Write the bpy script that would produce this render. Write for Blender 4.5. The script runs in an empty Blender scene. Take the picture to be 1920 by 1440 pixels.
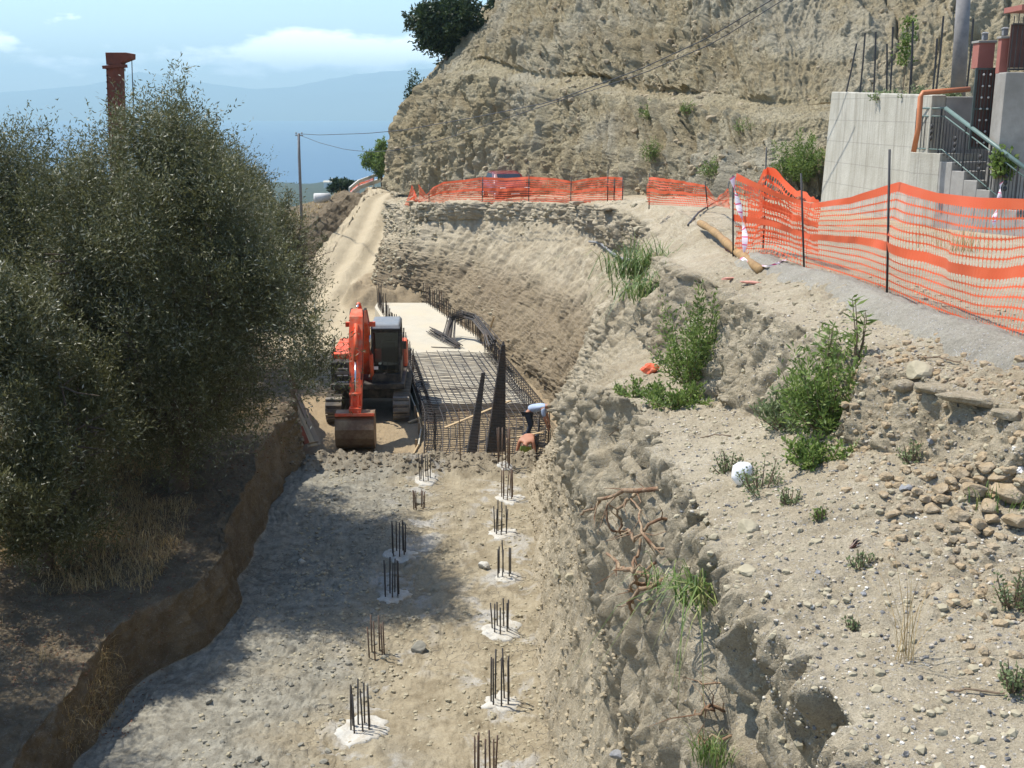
import bpy, math, random
import numpy as np
from mathutils import Vector, Matrix
from mathutils.bvhtree import BVHTree
R = math.radians
random.seed(7); RS = np.random.RandomState(11)
# ---------------------------------------------------------------- camera, world, sun
scene = bpy.context.scene
COL = scene.collection
FPX, CX, CY, CAMZ = 2100.0, 960.0, 720.0, 8.7
PITCH = math.atan(515.0 / FPX)
cam_d = bpy.data.cameras.new('camera'); cam = bpy.data.objects.new('camera', cam_d); COL.objects.link(cam)
cam_d.sensor_width = 36.0; cam_d.lens = 36.0 * FPX / 1920.0; cam_d.clip_start = 0.1; cam_d.clip_end = 60000
cam.location = (0, 0, CAMZ); cam.rotation_euler = (math.pi / 2 - PITCH, 0, 0)
scene.camera = cam
scene.render.resolution_x = 1024; scene.render.resolution_y = 768
scene.view_settings.view_transform = 'Standard'; scene.view_settings.look = 'None'
scene.view_settings.exposure = 0.68; scene.view_settings.gamma = 1.0
try:
    scene.cycles.max_bounces = 5; scene.cycles.diffuse_bounces = 3; scene.cycles.glossy_bounces = 2
    scene.cycles.transparent_max_bounces = 8; scene.cycles.transmission_bounces = 3; scene.cycles.volume_bounces = 0
except Exception: pass
SUN = Vector((-0.88, 0.36, 1.75)).normalized()
sl = bpy.data.lights.new('sun', 'SUN'); sl.energy = 4.4; sl.angle = R(0.53); sl.color = (1.0, 0.955, 0.88)
so = bpy.data.objects.new('sun', sl); COL.objects.link(so)
so.rotation_euler = (-SUN).to_track_quat('-Z', 'Y').to_euler(); so.location = (-30, 10, 60)
W = bpy.data.worlds.new('World'); scene.world = W; W.use_nodes = True
wn = W.node_tree.nodes; wl = W.node_tree.links; wn.clear()
wout = wn.new('ShaderNodeOutputWorld'); wbg = wn.new('ShaderNodeBackground')
sky = wn.new('ShaderNodeTexSky'); sky.sky_type = 'NISHITA'; sky.sun_disc = False
sky.sun_elevation = math.asin(SUN.z); sky.sun_rotation = math.atan2(SUN.x, SUN.y)
sky.altitude = 120; sky.air_density = 1.0; sky.dust_density = 0.6; sky.ozone_density = 3.0
wbg.inputs['Strength'].default_value = 0.15
def wmath(op, a, b=None, c=None, clamp=False):
    n = wn.new('ShaderNodeMath'); n.operation = op; n.use_clamp = clamp
    for i, v in enumerate((a, b, c)):
        if v is None: continue
        if isinstance(v, (int, float)): n.inputs[i].default_value = v
        else: wl.new(v, n.inputs[i])
    return n.outputs[0]
tc = wn.new('ShaderNodeTexCoord'); sp = wn.new('ShaderNodeSeparateXYZ'); wl.new(tc.outputs['Generated'], sp.inputs[0])
az = wmath('DIVIDE', sp.outputs[0], wmath('MAXIMUM', sp.outputs[1], 0.05))
el = wmath('DIVIDE', sp.outputs[2], wmath('MAXIMUM', sp.outputs[1], 0.05))
cv = wn.new('ShaderNodeCombineXYZ'); wl.new(wmath('MULTIPLY', az, 13.0), cv.inputs[0]); wl.new(wmath('MULTIPLY', el, 34.0), cv.inputs[1])
nz = wn.new('ShaderNodeTexNoise'); nz.inputs['Scale'].default_value = 1.7; nz.inputs['Detail'].default_value = 9; nz.inputs['Roughness'].default_value = 0.6
wl.new(cv.outputs[0], nz.inputs['Vector'])
def blob(a0, e0, sa, se, amp):
    da = wmath('DIVIDE', wmath('SUBTRACT', az, a0), sa); de = wmath('DIVIDE', wmath('SUBTRACT', el, e0), se)
    r2 = wmath('ADD', wmath('MULTIPLY', da, da), wmath('MULTIPLY', de, de))
    return wmath('MULTIPLY', wmath('EXPONENT', wmath('MULTIPLY', r2, -1.0)), amp)
cover = None
# a cloud bank low over the far coast, a thin veil under it and one puff to the left
for b in ((-0.145, 0.051, 0.085, 0.012, 0.75), (-0.20, 0.045, 0.06, 0.014, 0.4), (-0.09, 0.046, 0.05, 0.01, 0.5), (-0.44, 0.058, 0.025, 0.009, 0.65), (-0.30, 0.040, 0.25, 0.014, 0.46), (-0.17, 0.062, 0.035, 0.008, 0.45), (0.3, 0.06, 0.3, 0.02, 0.3)):
    q = blob(*b); cover = q if cover is None else wmath('ADD', cover, q)
cm = wmath('MULTIPLY', wmath('SUBTRACT', wmath('ADD', cover, wmath('MULTIPLY', nz.outputs['Fac'], 2.2)), 1.42), 2.2, clamp=True)
cm = wmath('MULTIPLY', cm, 0.8)
mx = wn.new('ShaderNodeMixRGB'); mx.inputs[2].default_value = (15, 15, 15.2, 1)
wl.new(cm, mx.inputs[0]); wl.new(sky.outputs[0], mx.inputs[1]); wl.new(mx.outputs[0], wbg.inputs['Color']); wl.new(wbg.outputs[0], wout.inputs[0])

# ---------------------------------------------------------------- helpers
cp, spi = math.cos(PITCH), math.sin(PITCH)
def ray(px, py):
    u = (px - CX) / FPX; v = (py - CY) / FPX
    return Vector((u, cp - v * spi, -spi - v * cp))
def at(px, py, D):
    """world point seen at photo pixel px,py whose ground distance (y) is D"""
    d = ray(px, py); t = D / d.y
    return Vector((d.x * t, D, CAMZ + d.z * t))
def atz(px, py, z):
    d = ray(px, py); t = (z - CAMZ) / d.z
    return Vector((d.x * t, d.y * t, z))

def _hash(ix, iy, iz, seed):
    h = (ix.astype(np.uint32) * np.uint32(374761393) + iy.astype(np.uint32) * np.uint32(668265263) + iz.astype(np.uint32) * np.uint32(2147483647) + np.uint32(seed * 974634 + 12345))
    h = (h ^ (h >> np.uint32(13))) * np.uint32(1274126177)
    h = h ^ (h >> np.uint32(16)); h = h * np.uint32(2246822519); h = h ^ (h >> np.uint32(15))
    return (h & np.uint32(0xffffff)).astype(np.float32) / 16777215.0
def vnoise(P, seed=0):
    Pf = np.floor(P); f = (P - Pf).astype(np.float32); i = Pf.astype(np.int64)
    f = f * f * f * (f * (f * 6 - 15) + 10)
    out = 0
    for a in (0, 1):
        wx = f[:, 0] if a else 1 - f[:, 0]
        for b in (0, 1):
            wy = f[:, 1] if b else 1 - f[:, 1]
            for c in (0, 1):
                wz = f[:, 2] if c else 1 - f[:, 2]
                out = out + wx * wy * wz * _hash(i[:, 0] + a, i[:, 1] + b, i[:, 2] + c, seed)
    return out * 2 - 1
def fbm(P, freq=(1, 1, 1), octv=4, seed=0, rough=0.5, ridged=False):
    Q = P * np.array(freq) if not np.isscalar(freq) else P * freq
    t = 0; a = 1.0; s = 0
    for o in range(octv):
        n = vnoise(Q + 17.3 * o, seed + o)
        if ridged: n = 1 - 2 * np.abs(n)
        t = t + a * n; s += a; a *= rough; Q = Q * 2.03
    return t / s
def cells(P, freq, seed=0):
    """distance-type cellular noise: blocky clods (0 at rims .. 1 in the middle)"""
    Q = P * np.array(freq) if not np.isscalar(freq) else P * freq
    i = np.floor(Q).astype(np.int64); f = Q - i
    d1 = np.full(len(P), 9.0, np.float32); d2 = d1.copy()
    for a in (-1, 0, 1):
        for b in (-1, 0, 1):
            for c in (-1, 0, 1):
                jx, jy, jz = i[:, 0] + a, i[:, 1] + b, i[:, 2] + c
                dx = a + _hash(jx, jy, jz, seed) - f[:, 0]; dy = b + _hash(jx, jy, jz, seed + 5) - f[:, 1]; dz = c + _hash(jx, jy, jz, seed + 9) - f[:, 2]
                d = (dx * dx + dy * dy + dz * dz).astype(np.float32)
                d2 = np.minimum(d2, np.maximum(d1, d)); d1 = np.minimum(d1, d)
    return np.clip(np.sqrt(d2) - np.sqrt(d1), 0, 1)

def crag(P, f, seed):
    W_ = P + 0.35 / np.mean(f) * np.stack([vnoise(P * np.mean(f) * .9, seed + 40), vnoise(P * np.mean(f) * .9 + 9.1, seed + 41), vnoise(P * np.mean(f) * .9 + 4.7, seed + 42)], 1)
    return np.minimum(cells(W_, f, seed), .45) - .2
def mesh_np(name, V, F, mat, parent=None, smooth=False, attrs=None):
    """V (n,3), F (m,k) arrays -> one mesh object"""
    V = np.asarray(V, np.float32); F = np.asarray(F, np.int32); k = F.shape[1]
    me = bpy.data.meshes.new(name); me.vertices.add(len(V)); me.vertices.foreach_set('co', V.ravel())
    me.loops.add(F.size); me.loops.foreach_set('vertex_index', F.ravel())
    me.polygons.add(len(F)); me.polygons.foreach_set('loop_start', np.arange(0, F.size, k, dtype=np.int32))
    try: me.polygons.foreach_set('loop_total', np.full(len(F), k, np.int32))
    except Exception: pass
    me.polygons.foreach_set('use_smooth', np.full(len(F), smooth, bool))
    if attrs:
        for an, (dom, vals) in attrs.items():
            at_ = me.attributes.new(an, 'FLOAT', dom); at_.data.foreach_set('value', np.asarray(vals, np.float32).ravel())
    me.update(); me.validate()
    o = bpy.data.objects.new(name, me); COL.objects.link(o); me.materials.append(mat)
    if parent: o.parent = parent
    return o
class MB:
    def __init__(s): s.v = []; s.f = []; s.sm = []
    def add(s, vs, fs, smooth=False):
        b = len(s.v); s.v += [tuple(v) for v in vs]; s.f += [tuple(i + b for i in f) for f in fs]; s.sm += [smooth] * len(fs); return s
    def box(s, c, size, rot=None, taper=1.0):
        hx, hy, hz = size[0] / 2, size[1] / 2, size[2] / 2; vs = []
        for z in (-1, 1):
            t = taper if z > 0 else 1
            for x, y in ((-1, -1), (1, -1), (1, 1), (-1, 1)):
                p = Vector((x * hx * t, y * hy * t, z * hz))
                if rot: p = rot @ p
                vs.append(p + Vector(c))
        return s.add(vs, [(3, 2, 1, 0), (4, 5, 6, 7), (0, 1, 5, 4), (1, 2, 6, 5), (2, 3, 7, 6), (3, 0, 4, 7)])
    def beam(s, a, b, w, h, up=(0, 0, 1), w2=None, h2=None):
        a = Vector(a); b = Vector(b); d = (b - a).normalized(); u = Vector(up)
        if abs(d.dot(u)) > 0.98: u = Vector((0, 1, 0))
        x = d.cross(u).normalized(); z = x.cross(d).normalized(); w2 = w if w2 is None else w2; h2 = h if h2 is None else h2; vs = []
        for p, ww, hh in ((a, w, h), (b, w2, h2)):
            for i, j in ((-1, -1), (1, -1), (1, 1), (-1, 1)): vs.append(p + x * i * ww / 2 + z * j * hh / 2)
        return s.add(vs, [(0, 1, 2, 3), (7, 6, 5, 4), (0, 4, 5, 1), (1, 5, 6, 2), (2, 6, 7, 3), (3, 7, 4, 0)])
    def tube(s, pts, r, n=6, cap=True):
        pts = [Vector(p) for p in pts]; m = len(pts); rr = r if isinstance(r, (list, tuple)) else [r] * m
        vs = []; prev = None
        for i, p in enumerate(pts):
            d = (pts[min(i + 1, m - 1)] - pts[max(i - 1, 0)]); d = d.normalized() if d.length > 1e-9 else Vector((0, 0, 1))
            if prev is None:
                x = d.cross(Vector((0.13, 0.07, 1))); x = x if x.length > 1e-3 else Vector((1, 0, 0))
            else: x = prev - d * prev.dot(d)
            x.normalize(); prev = x; y = d.cross(x)
            for k in range(n):
                a = 2 * math.pi * k / n; vs.append(p + (x * math.cos(a) + y * math.sin(a)) * rr[i])
        fs = [(i * n + k, i * n + (k + 1) % n, (i + 1) * n + (k + 1) % n, (i + 1) * n + k) for i in range(m - 1) for k in range(n)]
        if cap: fs += [tuple(range(n - 1, -1, -1)), tuple(range((m - 1) * n, m * n))]
        return s.add(vs, fs, n > 5)
    def prism(s, prof, x0, x1, axis='x'):
        """closed profile of (a,b) extruded along an axis; axis x: profile in y,z"""
        n = len(prof)
        def mk(t, a, b): return (t, a, b) if axis == 'x' else ((a, t, b) if axis == 'y' else (a, b, t))
        vs = [mk(x0, a, b) for a, b in prof] + [mk(x1, a, b) for a, b in prof]
        fs = [(i, (i + 1) % n, (i + 1) % n + n, i + n) for i in range(n)] + [tuple(range(n - 1, -1, -1)), tuple(range(n, 2 * n))]
        return s.add(vs, fs)
    def disc(s, c, ax, r, t, n=20):
        c = Vector(c); ax = Vector(ax).normalized(); return s.tube([c - ax * t / 2, c + ax * t / 2], r, n)
    def build(s, name, mat, parent=None, bevel=0, loc=None):
        me = bpy.data.meshes.new(name); me.from_pydata(s.v, [], s.f); me.polygons.foreach_set('use_smooth', s.sm); me.update()
        o = bpy.data.objects.new(name, me); COL.objects.link(o); me.materials.append(mat)
        if parent: o.parent = parent
        if loc: o.location = loc
        if bevel:
            m = o.modifiers.new('bevel', 'BEVEL'); m.width = bevel; m.segments = 2; m.limit_method = 'ANGLE'; m.angle_limit = R(50)
        return o
def tag(o, label=None, cat=None, group=None, kind=None):
    if label: o['label'] = label
    if cat: o['category'] = cat
    if group: o['group'] = group
    if kind: o['kind'] = kind
    return o
def thing(name, loc, label, cat, group=None, rz=0):
    o = bpy.data.objects.new(name, None); COL.objects.link(o); o.location = loc; o.rotation_euler = (0, 0, rz); o.empty_display_size = 0.2
    return tag(o, label, cat, group)
def copy_tree(o, parent=None):
    c = o.copy(); COL.objects.link(c)
    if parent: c.parent = parent
    for ch in list(o.children): copy_tree(ch, c)
    return c

# ---------------------------------------------------------------- materials
class NT:
    def __init__(s, name):
        s.m = bpy.data.materials.new(name); s.m.use_nodes = True; s.n = s.m.node_tree.nodes; s.l = s.m.node_tree.links; s.n.clear()
        s.out = s.n.new('ShaderNodeOutputMaterial'); s.b = s.n.new('ShaderNodeBsdfPrincipled'); s.l.new(s.b.outputs[0], s.out.inputs[0])
        s.co = s.n.new('ShaderNodeTexCoord').outputs['Object']
    def set(s, inp, v):
        if hasattr(v, 'node'): s.l.new(v, inp)
        elif isinstance(v, (tuple, list)) and len(v) == 3 and inp.type == 'RGBA': inp.default_value = (*v, 1)
        else: inp.default_value = v
    def math(s, op, a, b=0.0, clamp=False):
        n = s.n.new('ShaderNodeMath'); n.operation = op; n.use_clamp = clamp; s.set(n.inputs[0], a); s.set(n.inputs[1], b); return n.outputs[0]
    def mapped(s, scale, rot=(0, 0, 0)):
        n = s.n.new('ShaderNodeMapping'); s.l.new(s.co, n.inputs[0]); n.inputs['Scale'].default_value = scale; n.inputs['Rotation'].default_value = rot; return n.outputs[0]
    def noise(s, scale, detail=4, rough=0.55, dist=0.0, vec=None):
        n = s.n.new('ShaderNodeTexNoise'); n.inputs['Scale'].default_value = scale; n.inputs['Detail'].default_value = detail; n.inputs['Roughness'].default_value = rough; n.inputs['Distortion'].default_value = dist
        s.l.new(vec or s.co, n.inputs['Vector']); return n.outputs['Fac']
    def vor(s, scale, feat='F1', out='Distance', vec=None, rand=1.0):
        n = s.n.new('ShaderNodeTexVoronoi'); n.feature = feat; n.inputs['Scale'].default_value = scale; n.inputs['Randomness'].default_value = rand
        s.l.new(vec or s.co, n.inputs['Vector']); return n.outputs[out]
    def ramp(s, f, stops):
        n = s.n.new('ShaderNodeValToRGB'); s.l.new(f, n.inputs[0]); e = n.color_ramp.elements
        while len(e) < len(stops): e.new(0.5)
        for i, (p, c) in enumerate(stops):
            e[i].position = p; e[i].color = (*c, 1) if isinstance(c, (tuple, list)) else (c, c, c, 1)
        return n.outputs[0]
    def mix(s, f, a, b, mode='MIX'):
        n = s.n.new('ShaderNodeMixRGB'); n.blend_type = mode; s.set(n.inputs[0], f); s.set(n.inputs[1], a); s.set(n.inputs[2], b); return n.outputs[0]
    def bump(s, h, dist, strength=1.0, prev=None):
        n = s.n.new('ShaderNodeBump'); n.inputs['Distance'].default_value = dist; n.inputs['Strength'].default_value = strength; s.l.new(h, n.inputs['Height'])
        if prev: s.l.new(prev, n.inputs['Normal'])
        return n.outputs[0]
    def attr(s, name):
        n = s.n.new('ShaderNodeAttribute'); n.attribute_name = name; return n.outputs['Fac']
    def fin(s, col, rough=0.9, normal=None, metal=0.0, spec=0.3):
        s.set(s.b.inputs['Base Color'], col); s.set(s.b.inputs['Roughness'], rough); s.b.inputs['Metallic'].default_value = metal
        s.b.inputs['Specular IOR Level'].default_value = spec
        if normal: s.l.new(normal, s.b.inputs['Normal'])
        return s.m
def sr(r, g, b):
    return tuple((c / 255 / 12.92 if c <= 10 else ((c / 255 + 0.055) / 1.055) ** 2.4) for c in (r, g, b))

def soil(name, c1, c2, c3, fine=30, bump=0.03, streak=False, pebble=0.0, wall_col=None):
    t = NT(name)
    a = t.noise(0.35, 5, 0.6); b = t.noise(2.3, 6, 0.65, 0.4); c = t.noise(fine, 4, 0.7)
    col = t.mix(t.ramp(a, [(0.35, 0.0), (0.65, 1.0)]), c1, c2)
    col = t.mix(t.math('MULTIPLY', t.ramp(b, [(0.42, 0.0), (0.7, 1.0)]), 0.7), col, c3)
    col = t.mix(1.0, col, t.ramp(c, [(0.25, (0.72, 0.72, 0.72)), (0.75, (1.18, 1.18, 1.18))]), 'MULTIPLY')
    if streak:
        st = t.noise(1.0, 5, 0.7, 0.3, t.mapped((5, 5, 0.45)))
        col = t.mix(t.math('MULTIPLY', t.ramp(st, [(0.5, 0.0), (0.72, 1.0)]), 0.55), col, wall_col or tuple(x * 0.6 for x in c3))
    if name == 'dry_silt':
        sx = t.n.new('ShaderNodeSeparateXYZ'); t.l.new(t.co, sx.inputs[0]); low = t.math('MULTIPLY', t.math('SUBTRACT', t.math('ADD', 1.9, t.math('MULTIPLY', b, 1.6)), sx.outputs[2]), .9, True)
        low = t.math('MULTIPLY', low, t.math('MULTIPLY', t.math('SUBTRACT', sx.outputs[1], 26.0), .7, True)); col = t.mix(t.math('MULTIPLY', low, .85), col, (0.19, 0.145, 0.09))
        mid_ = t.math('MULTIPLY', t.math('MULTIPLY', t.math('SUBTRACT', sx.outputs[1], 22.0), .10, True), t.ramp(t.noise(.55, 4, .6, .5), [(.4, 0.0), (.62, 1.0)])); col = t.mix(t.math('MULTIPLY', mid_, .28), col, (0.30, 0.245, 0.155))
    if name == 'cliff_marl':
        ba = t.noise(1.0, 5, .6, .6, t.mapped((.10, .10, .75), (0, R(9), 0))); col = t.mix(t.math('MULTIPLY', t.ramp(ba, [(.44, 0.0), (.60, 1.0)]), .55), col, (0.33, 0.26, 0.15))
        bb_ = t.noise(.22, 4, .6, .4); col = t.mix(t.math('MULTIPLY', t.ramp(bb_, [(.5, 0.0), (.64, 1.0)]), .5), col, (0.47, 0.44, 0.35))
    if pebble:
        vd = t.vor(45); vc = t.ramp(t.noise(70, 0), [(0.3, 0.18), (0.5, 0.42), (0.7, 0.85)])
        pm = t.math('LESS_THAN', vd, 0.30)
        sel = t.math('GREATER_THAN', t.noise(9, 2), 0.5)
        col = t.mix(t.math('MULTIPLY', t.math('MULTIPLY', pm, sel), pebble), col, t.mix(0.25, t.ramp(t.math('ADD', t.noise(160, 0), 0.0), [(0.35, (0.10, 0.10, 0.10)), (0.5, (0.30, 0.28, 0.25)), (0.62, (0.6, 0.57, 0.52))]), vc))
    g = t.noise(fine * 3.4, 3, 0.75); col = t.mix(1.0, col, t.ramp(g, [(0.30, (0.70, 0.68, 0.64)), (0.5, (1.0, 1.0, 1.0)), (0.72, (1.16, 1.16, 1.16))]), 'MULTIPLY')
    n1 = t.bump(t.noise(9, 8, 0.75, 0.3), bump * 3.0, 0.9); n2 = t.bump(c, bump * 0.6, 1.0, n1); n2 = t.bump(g, bump * 0.2, 1.0, n2)
    return t.fin(col, 0.95, n2, spec=0.12)
M = {}
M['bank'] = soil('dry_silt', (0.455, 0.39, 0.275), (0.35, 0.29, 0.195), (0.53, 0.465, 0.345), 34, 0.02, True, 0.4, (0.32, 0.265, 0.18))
M['cliff'] = soil('cliff_marl', (0.43, 0.36, 0.22), (0.52, 0.455, 0.31), (0.36, 0.305, 0.185), 6, 0.08, True, 0, (0.23, 0.185, 0.115))

def floor_mat():
    t = NT('trench_mud')
    s = t.n.new('ShaderNodeSeparateXYZ'); t.l.new(t.co, s.inputs[0]); X, Y = s.outputs[0], s.outputs[1]
    a = t.noise(0.5, 5, 0.6); b = t.noise(2.6, 6, 0.65, 0.5); c = t.noise(38, 4, 0.7)
    brown = t.mix(t.ramp(b, [(0.35, 0.0), (0.68, 1.0)]), (0.22, 0.18, 0.115), (0.37, 0.315, 0.215))
    grey = t.mix(t.ramp(t.noise(5, 5, 0.7), [(0.35, 0.0), (0.65, 1.0)]), (0.165, 0.15, 0.115), (0.32, 0.30, 0.24))
    # grey slurry mud lies on the left of the trench floor and in patches round the piles
    gx = t.math('MULTIPLY', t.math('ADD', X, 2.2), -0.45)
    gm = t.math('ADD', t.math('ADD', gx, t.math('MULTIPLY', t.math('SUBTRACT', a, 0.5), 3.2)), 0.25, True)
    gy = t.math('MULTIPLY', t.math('SUBTRACT', 28.5, Y), 0.5, True)
    m1 = t.math('MULTIPLY', gm, gy)
    col = t.mix(m1, brown, grey)
    for x0 in (-2.1, -.2):
        dx = t.math('ABSOLUTE', t.math('SUBTRACT', X, x0)); sm = t.math('MULTIPLY', t.math('SUBTRACT', 0.95, dx), 1.6, True)
        sm = t.math('MULTIPLY', sm, t.ramp(t.noise(1.15, 5, 0.6, 0.8), [(0.54, 0.0), (0.62, 1.0)]))
        col = t.mix(t.math('MULTIPLY', t.math('MULTIPLY', sm, gy), 0.6), col, (0.44, 0.43, 0.40))
    bd = t.math('SUBTRACT', 1.0, t.math('MULTIPLY', t.math('ABSOLUTE', t.math('SUBTRACT', Y, 26.9)), 0.9), True)
    col = t.mix(t.math('MULTIPLY', bd, 0.75), col, (0.20, 0.165, 0.115))
    # pale sandy surface of the ramp and the haul road, brown again on the dug floor
    sandy = t.mix(b, (0.46, 0.385, 0.26), (0.36, 0.30, 0.20))
    sy = t.math('MULTIPLY', t.math('SUBTRACT', Y, 40.0), 0.16, True)
    col = t.mix(sy, col, sandy)
    cutm = t.math('MULTIPLY', t.math('MULTIPLY', t.math('SUBTRACT', Y, 50.0), 1.0, True), t.math('MULTIPLY', t.math('SUBTRACT', 58.0, Y), 0.6, True))
    cutm = t.math('MULTIPLY', cutm, t.math('MULTIPLY', t.math('ADD', X, 7.9), 1.6, True))
    col = t.mix(t.math('MULTIPLY', cutm, 0.8), col, (0.25, 0.19, 0.115))
    dug = t.math('MULTIPLY', t.math('MULTIPLY', t.math('SUBTRACT', Y, 27.6), 1.0, True), t.math('MULTIPLY', t.math('SUBTRACT', 40.0, Y), 0.4, True))
    col = t.mix(t.math('MULTIPLY', dug, 0.8), col, (0.30, 0.225, 0.135))
    col = t.mix(1.0, col, t.ramp(c, [(0.25, (0.75, 0.75, 0.75)), (0.75, (1.15, 1.15, 1.15))]), 'MULTIPLY')
    # polygonal drying cracks
    wv = t.n.new('ShaderNodeVectorMath'); wv.operation = 'ADD'
    nn = t.n.new('ShaderNodeTexNoise'); nn.inputs['Scale'].default_value = 6.0; t.l.new(t.co, nn.inputs['Vector'])
    sc = t.n.new('ShaderNodeVectorMath'); sc.operation = 'SCALE'; sc.inputs['Scale'].default_value = 0.14; t.l.new(nn.outputs['Color'], sc.inputs[0])
    t.l.new(t.co, wv.inputs[0]); t.l.new(sc.outputs[0], wv.inputs[1])
    cr = t.vor(4.6, 'DISTANCE_TO_EDGE', 'Distance', wv.outputs[0])
    wid = t.math('MULTIPLY', t.noise(1.7, 3), 0.035)
    crk = t.math('LESS_THAN', cr, wid)
    cmk = t.math('MULTIPLY', crk, t.math('MULTIPLY', t.math('MULTIPLY', t.math('SUBTRACT', t.noise(0.55, 3), 0.50), 9.0, True), t.math('MULTIPLY', t.math('SUBTRACT', 26.0, Y), 1.0, True)))
    col = t.mix(t.math('MULTIPLY', cmk, 0.75), col, (0.09, 0.08, 0.065))
    h = t.math('SUBTRACT', t.noise(8, 6, 0.7, 0.3), t.math('MULTIPLY', cmk, 0.6))
    n1 = t.bump(h, 0.05, 0.8); n2 = t.bump(c, 0.008, 0.9, n1)
    return t.fin(col, 0.92, n2, spec=0.15)
M['floor'] = floor_mat()
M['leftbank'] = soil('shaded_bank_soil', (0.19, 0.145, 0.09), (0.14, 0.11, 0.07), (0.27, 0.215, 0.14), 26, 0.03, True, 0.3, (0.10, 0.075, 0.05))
M['gravel'] = soil('grey_gravel', (0.40, 0.37, 0.30), (0.33, 0.305, 0.25), (0.46, 0.425, 0.35), 60, 0.02, False, 0.9)
M['far'] = soil('far_scrub', (0.055, 0.075, 0.03), (0.12, 0.115, 0.06), (0.035, 0.055, 0.022), 0.05, 1.0)

def simple(name, col, rough=0.6, metal=0.0, var=0.25, scale=6, bump=0.0, spec=0.4, dirt=None, dirt_amt=0.5, dscale=3):
    t = NT(name); n = t.noise(scale, 5, 0.65)
    c = t.mix(1.0, col, t.ramp(n, [(0.25, (1 - var,) * 3), (0.75, (1 + var * 0.6,) * 3)]), 'MULTIPLY')
    if dirt: c = t.mix(t.math('MULTIPLY', t.ramp(t.noise(dscale, 6, 0.7), [(0.42, 0.0), (0.68, 1.0)]), dirt_amt), c, dirt)
    nm = t.bump(t.noise(scale * 4, 4, 0.7), bump, 0.8) if bump else None
    return t.fin(c, rough, nm, metal, spec)
DUST = (0.36, 0.30, 0.21)
M['orange'] = simple('orange_paint', (0.78, 0.085, 0.018), 0.5, dirt=(.45, .30, .18), dirt_amt=0.55, dscale=4)
M['black'] = simple('black_paint', (0.02, 0.02, 0.021), 0.5, dirt=DUST, dirt_amt=0.3, dscale=4)
M['greycap'] = simple('grey_roof_paint', (0.20, 0.22, 0.235), 0.5, dirt=DUST, dirt_amt=0.25)
M['chrome'] = simple('steel_rod', (0.75, 0.75, 0.76), 0.2, 1.0)
M['track'] = simple('track_steel', (0.17, 0.155, 0.135), 0.7, 0.3, dirt=DUST, dirt_amt=0.9, dscale=2.5)
M['bucket'] = simple('worn_bucket_steel', (0.22, 0.135, 0.08), 0.6, 0.3, dirt=(0.40, 0.30, 0.18), dirt_amt=1.0, dscale=1.8)
M['rebar'] = simple('dark_rebar', (0.060, 0.058, 0.058), 0.6, 0.5, dirt=(0.13, 0.09, 0.06), dirt_amt=0.5, scale=12)
M['rust'] = simple('rusty_rebar', (0.13, 0.095, 0.075), 0.75, 0.3, dirt=(0.18, 0.085, 0.04), dirt_amt=0.7, scale=15)
M['rustmast'] = simple('rusty_mast', (0.20, 0.055, 0.03), 0.75, 0.2, var=0.45, scale=2, dirt=(0.09, 0.035, 0.02), dirt_amt=0.8, dscale=1.5)
M['wood'] = simple('timber', (0.48, 0.35, 0.19), 0.8, dirt=(0.30, 0.22, 0.13), dirt_amt=0.7)
M['woodgrey'] = simple('old_timber', (0.34, 0.25, 0.15), 0.85, dirt=(0.2, 0.15, 0.1), dirt_amt=0.7)
M['bark'] = simple('olive_bark', (0.13, 0.10, 0.075), 0.95, var=0.4, scale=14, bump=0.02, spec=0.1)
M['branch'] = simple('twig_wood', (0.17, 0.125, 0.085), 0.95, spec=0.1)
M['root'] = simple('torn_root', (0.20, 0.105, 0.055), 0.9, var=0.7, scale=22, bump=.01, dirt=(0.42, 0.33, 0.21), dirt_amt=0.9, dscale=7)
M['caps'] = simple('poured_concrete', (0.54, 0.52, 0.46), 0.9, var=0.15, scale=9, bump=0.02, dirt=(0.33, 0.28, 0.20), dirt_amt=0.8, dscale=5, spec=0.15)
M['slab'] = simple('slab_concrete', (0.47, 0.43, 0.34), 0.9, var=0.1, scale=2, dirt=(0.50, 0.43, 0.31), dirt_amt=0.8, dscale=0.9, spec=0.15)
M['hose'] = simple('black_hose', (0.05, 0.05, 0.052), 0.5)
M['greypipe'] = simple('grey_pipe', (0.22, 0.225, 0.23), 0.55, dirt=DUST, dirt_amt=0.4)
M['pipe'] = simple('orange_brown_pipe', (0.55, 0.19, 0.07), 0.5, dirt=(0.35, 0.15, 0.08), dirt_amt=0.5)
M['postiron'] = simple('black_iron', (0.03, 0.032, 0.034), 0.6, dirt=(0.08, 0.05, 0.035), dirt_amt=0.4)
M['handrail'] = simple('green_grey_handrail', (0.13, 0.19, 0.17), 0.45)
M['gatepaint'] = simple('gate_paint', (0.05, 0.065, 0.06), 0.5)
M['gatepanel'] = simple('brown_gate_panel', (0.10, 0.045, 0.035), 0.6)
M['pink'] = simple('pink_render', (0.34, 0.13, 0.10), 0.85, var=0.12)
M['pole'] = simple('grey_pole', (0.20, 0.19, 0.185), 0.8, var=0.2, dirt=(0.28, 0.26, 0.23), dirt_amt=0.6)
M['white'] = simple('white_plastic', (0.80, 0.80, 0.79), 0.5, var=0.08)
M['carred'] = simple('maroon_car_paint', (0.16, 0.012, 0.02), 0.25, dirt=DUST, dirt_amt=0.3, spec=0.6)
M['glass'] = simple('dark_glass', (0.02, 0.023, 0.025), 0.08, spec=0.8)
M['rubber'] = simple('rubber', (0.025, 0.025, 0.025), 0.85)
M['guard'] = simple('guardrail_concrete', (0.55, 0.54, 0.50), 0.8)
M['skin'] = simple('skin', (0.42, 0.20, 0.12), 0.6)
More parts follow.
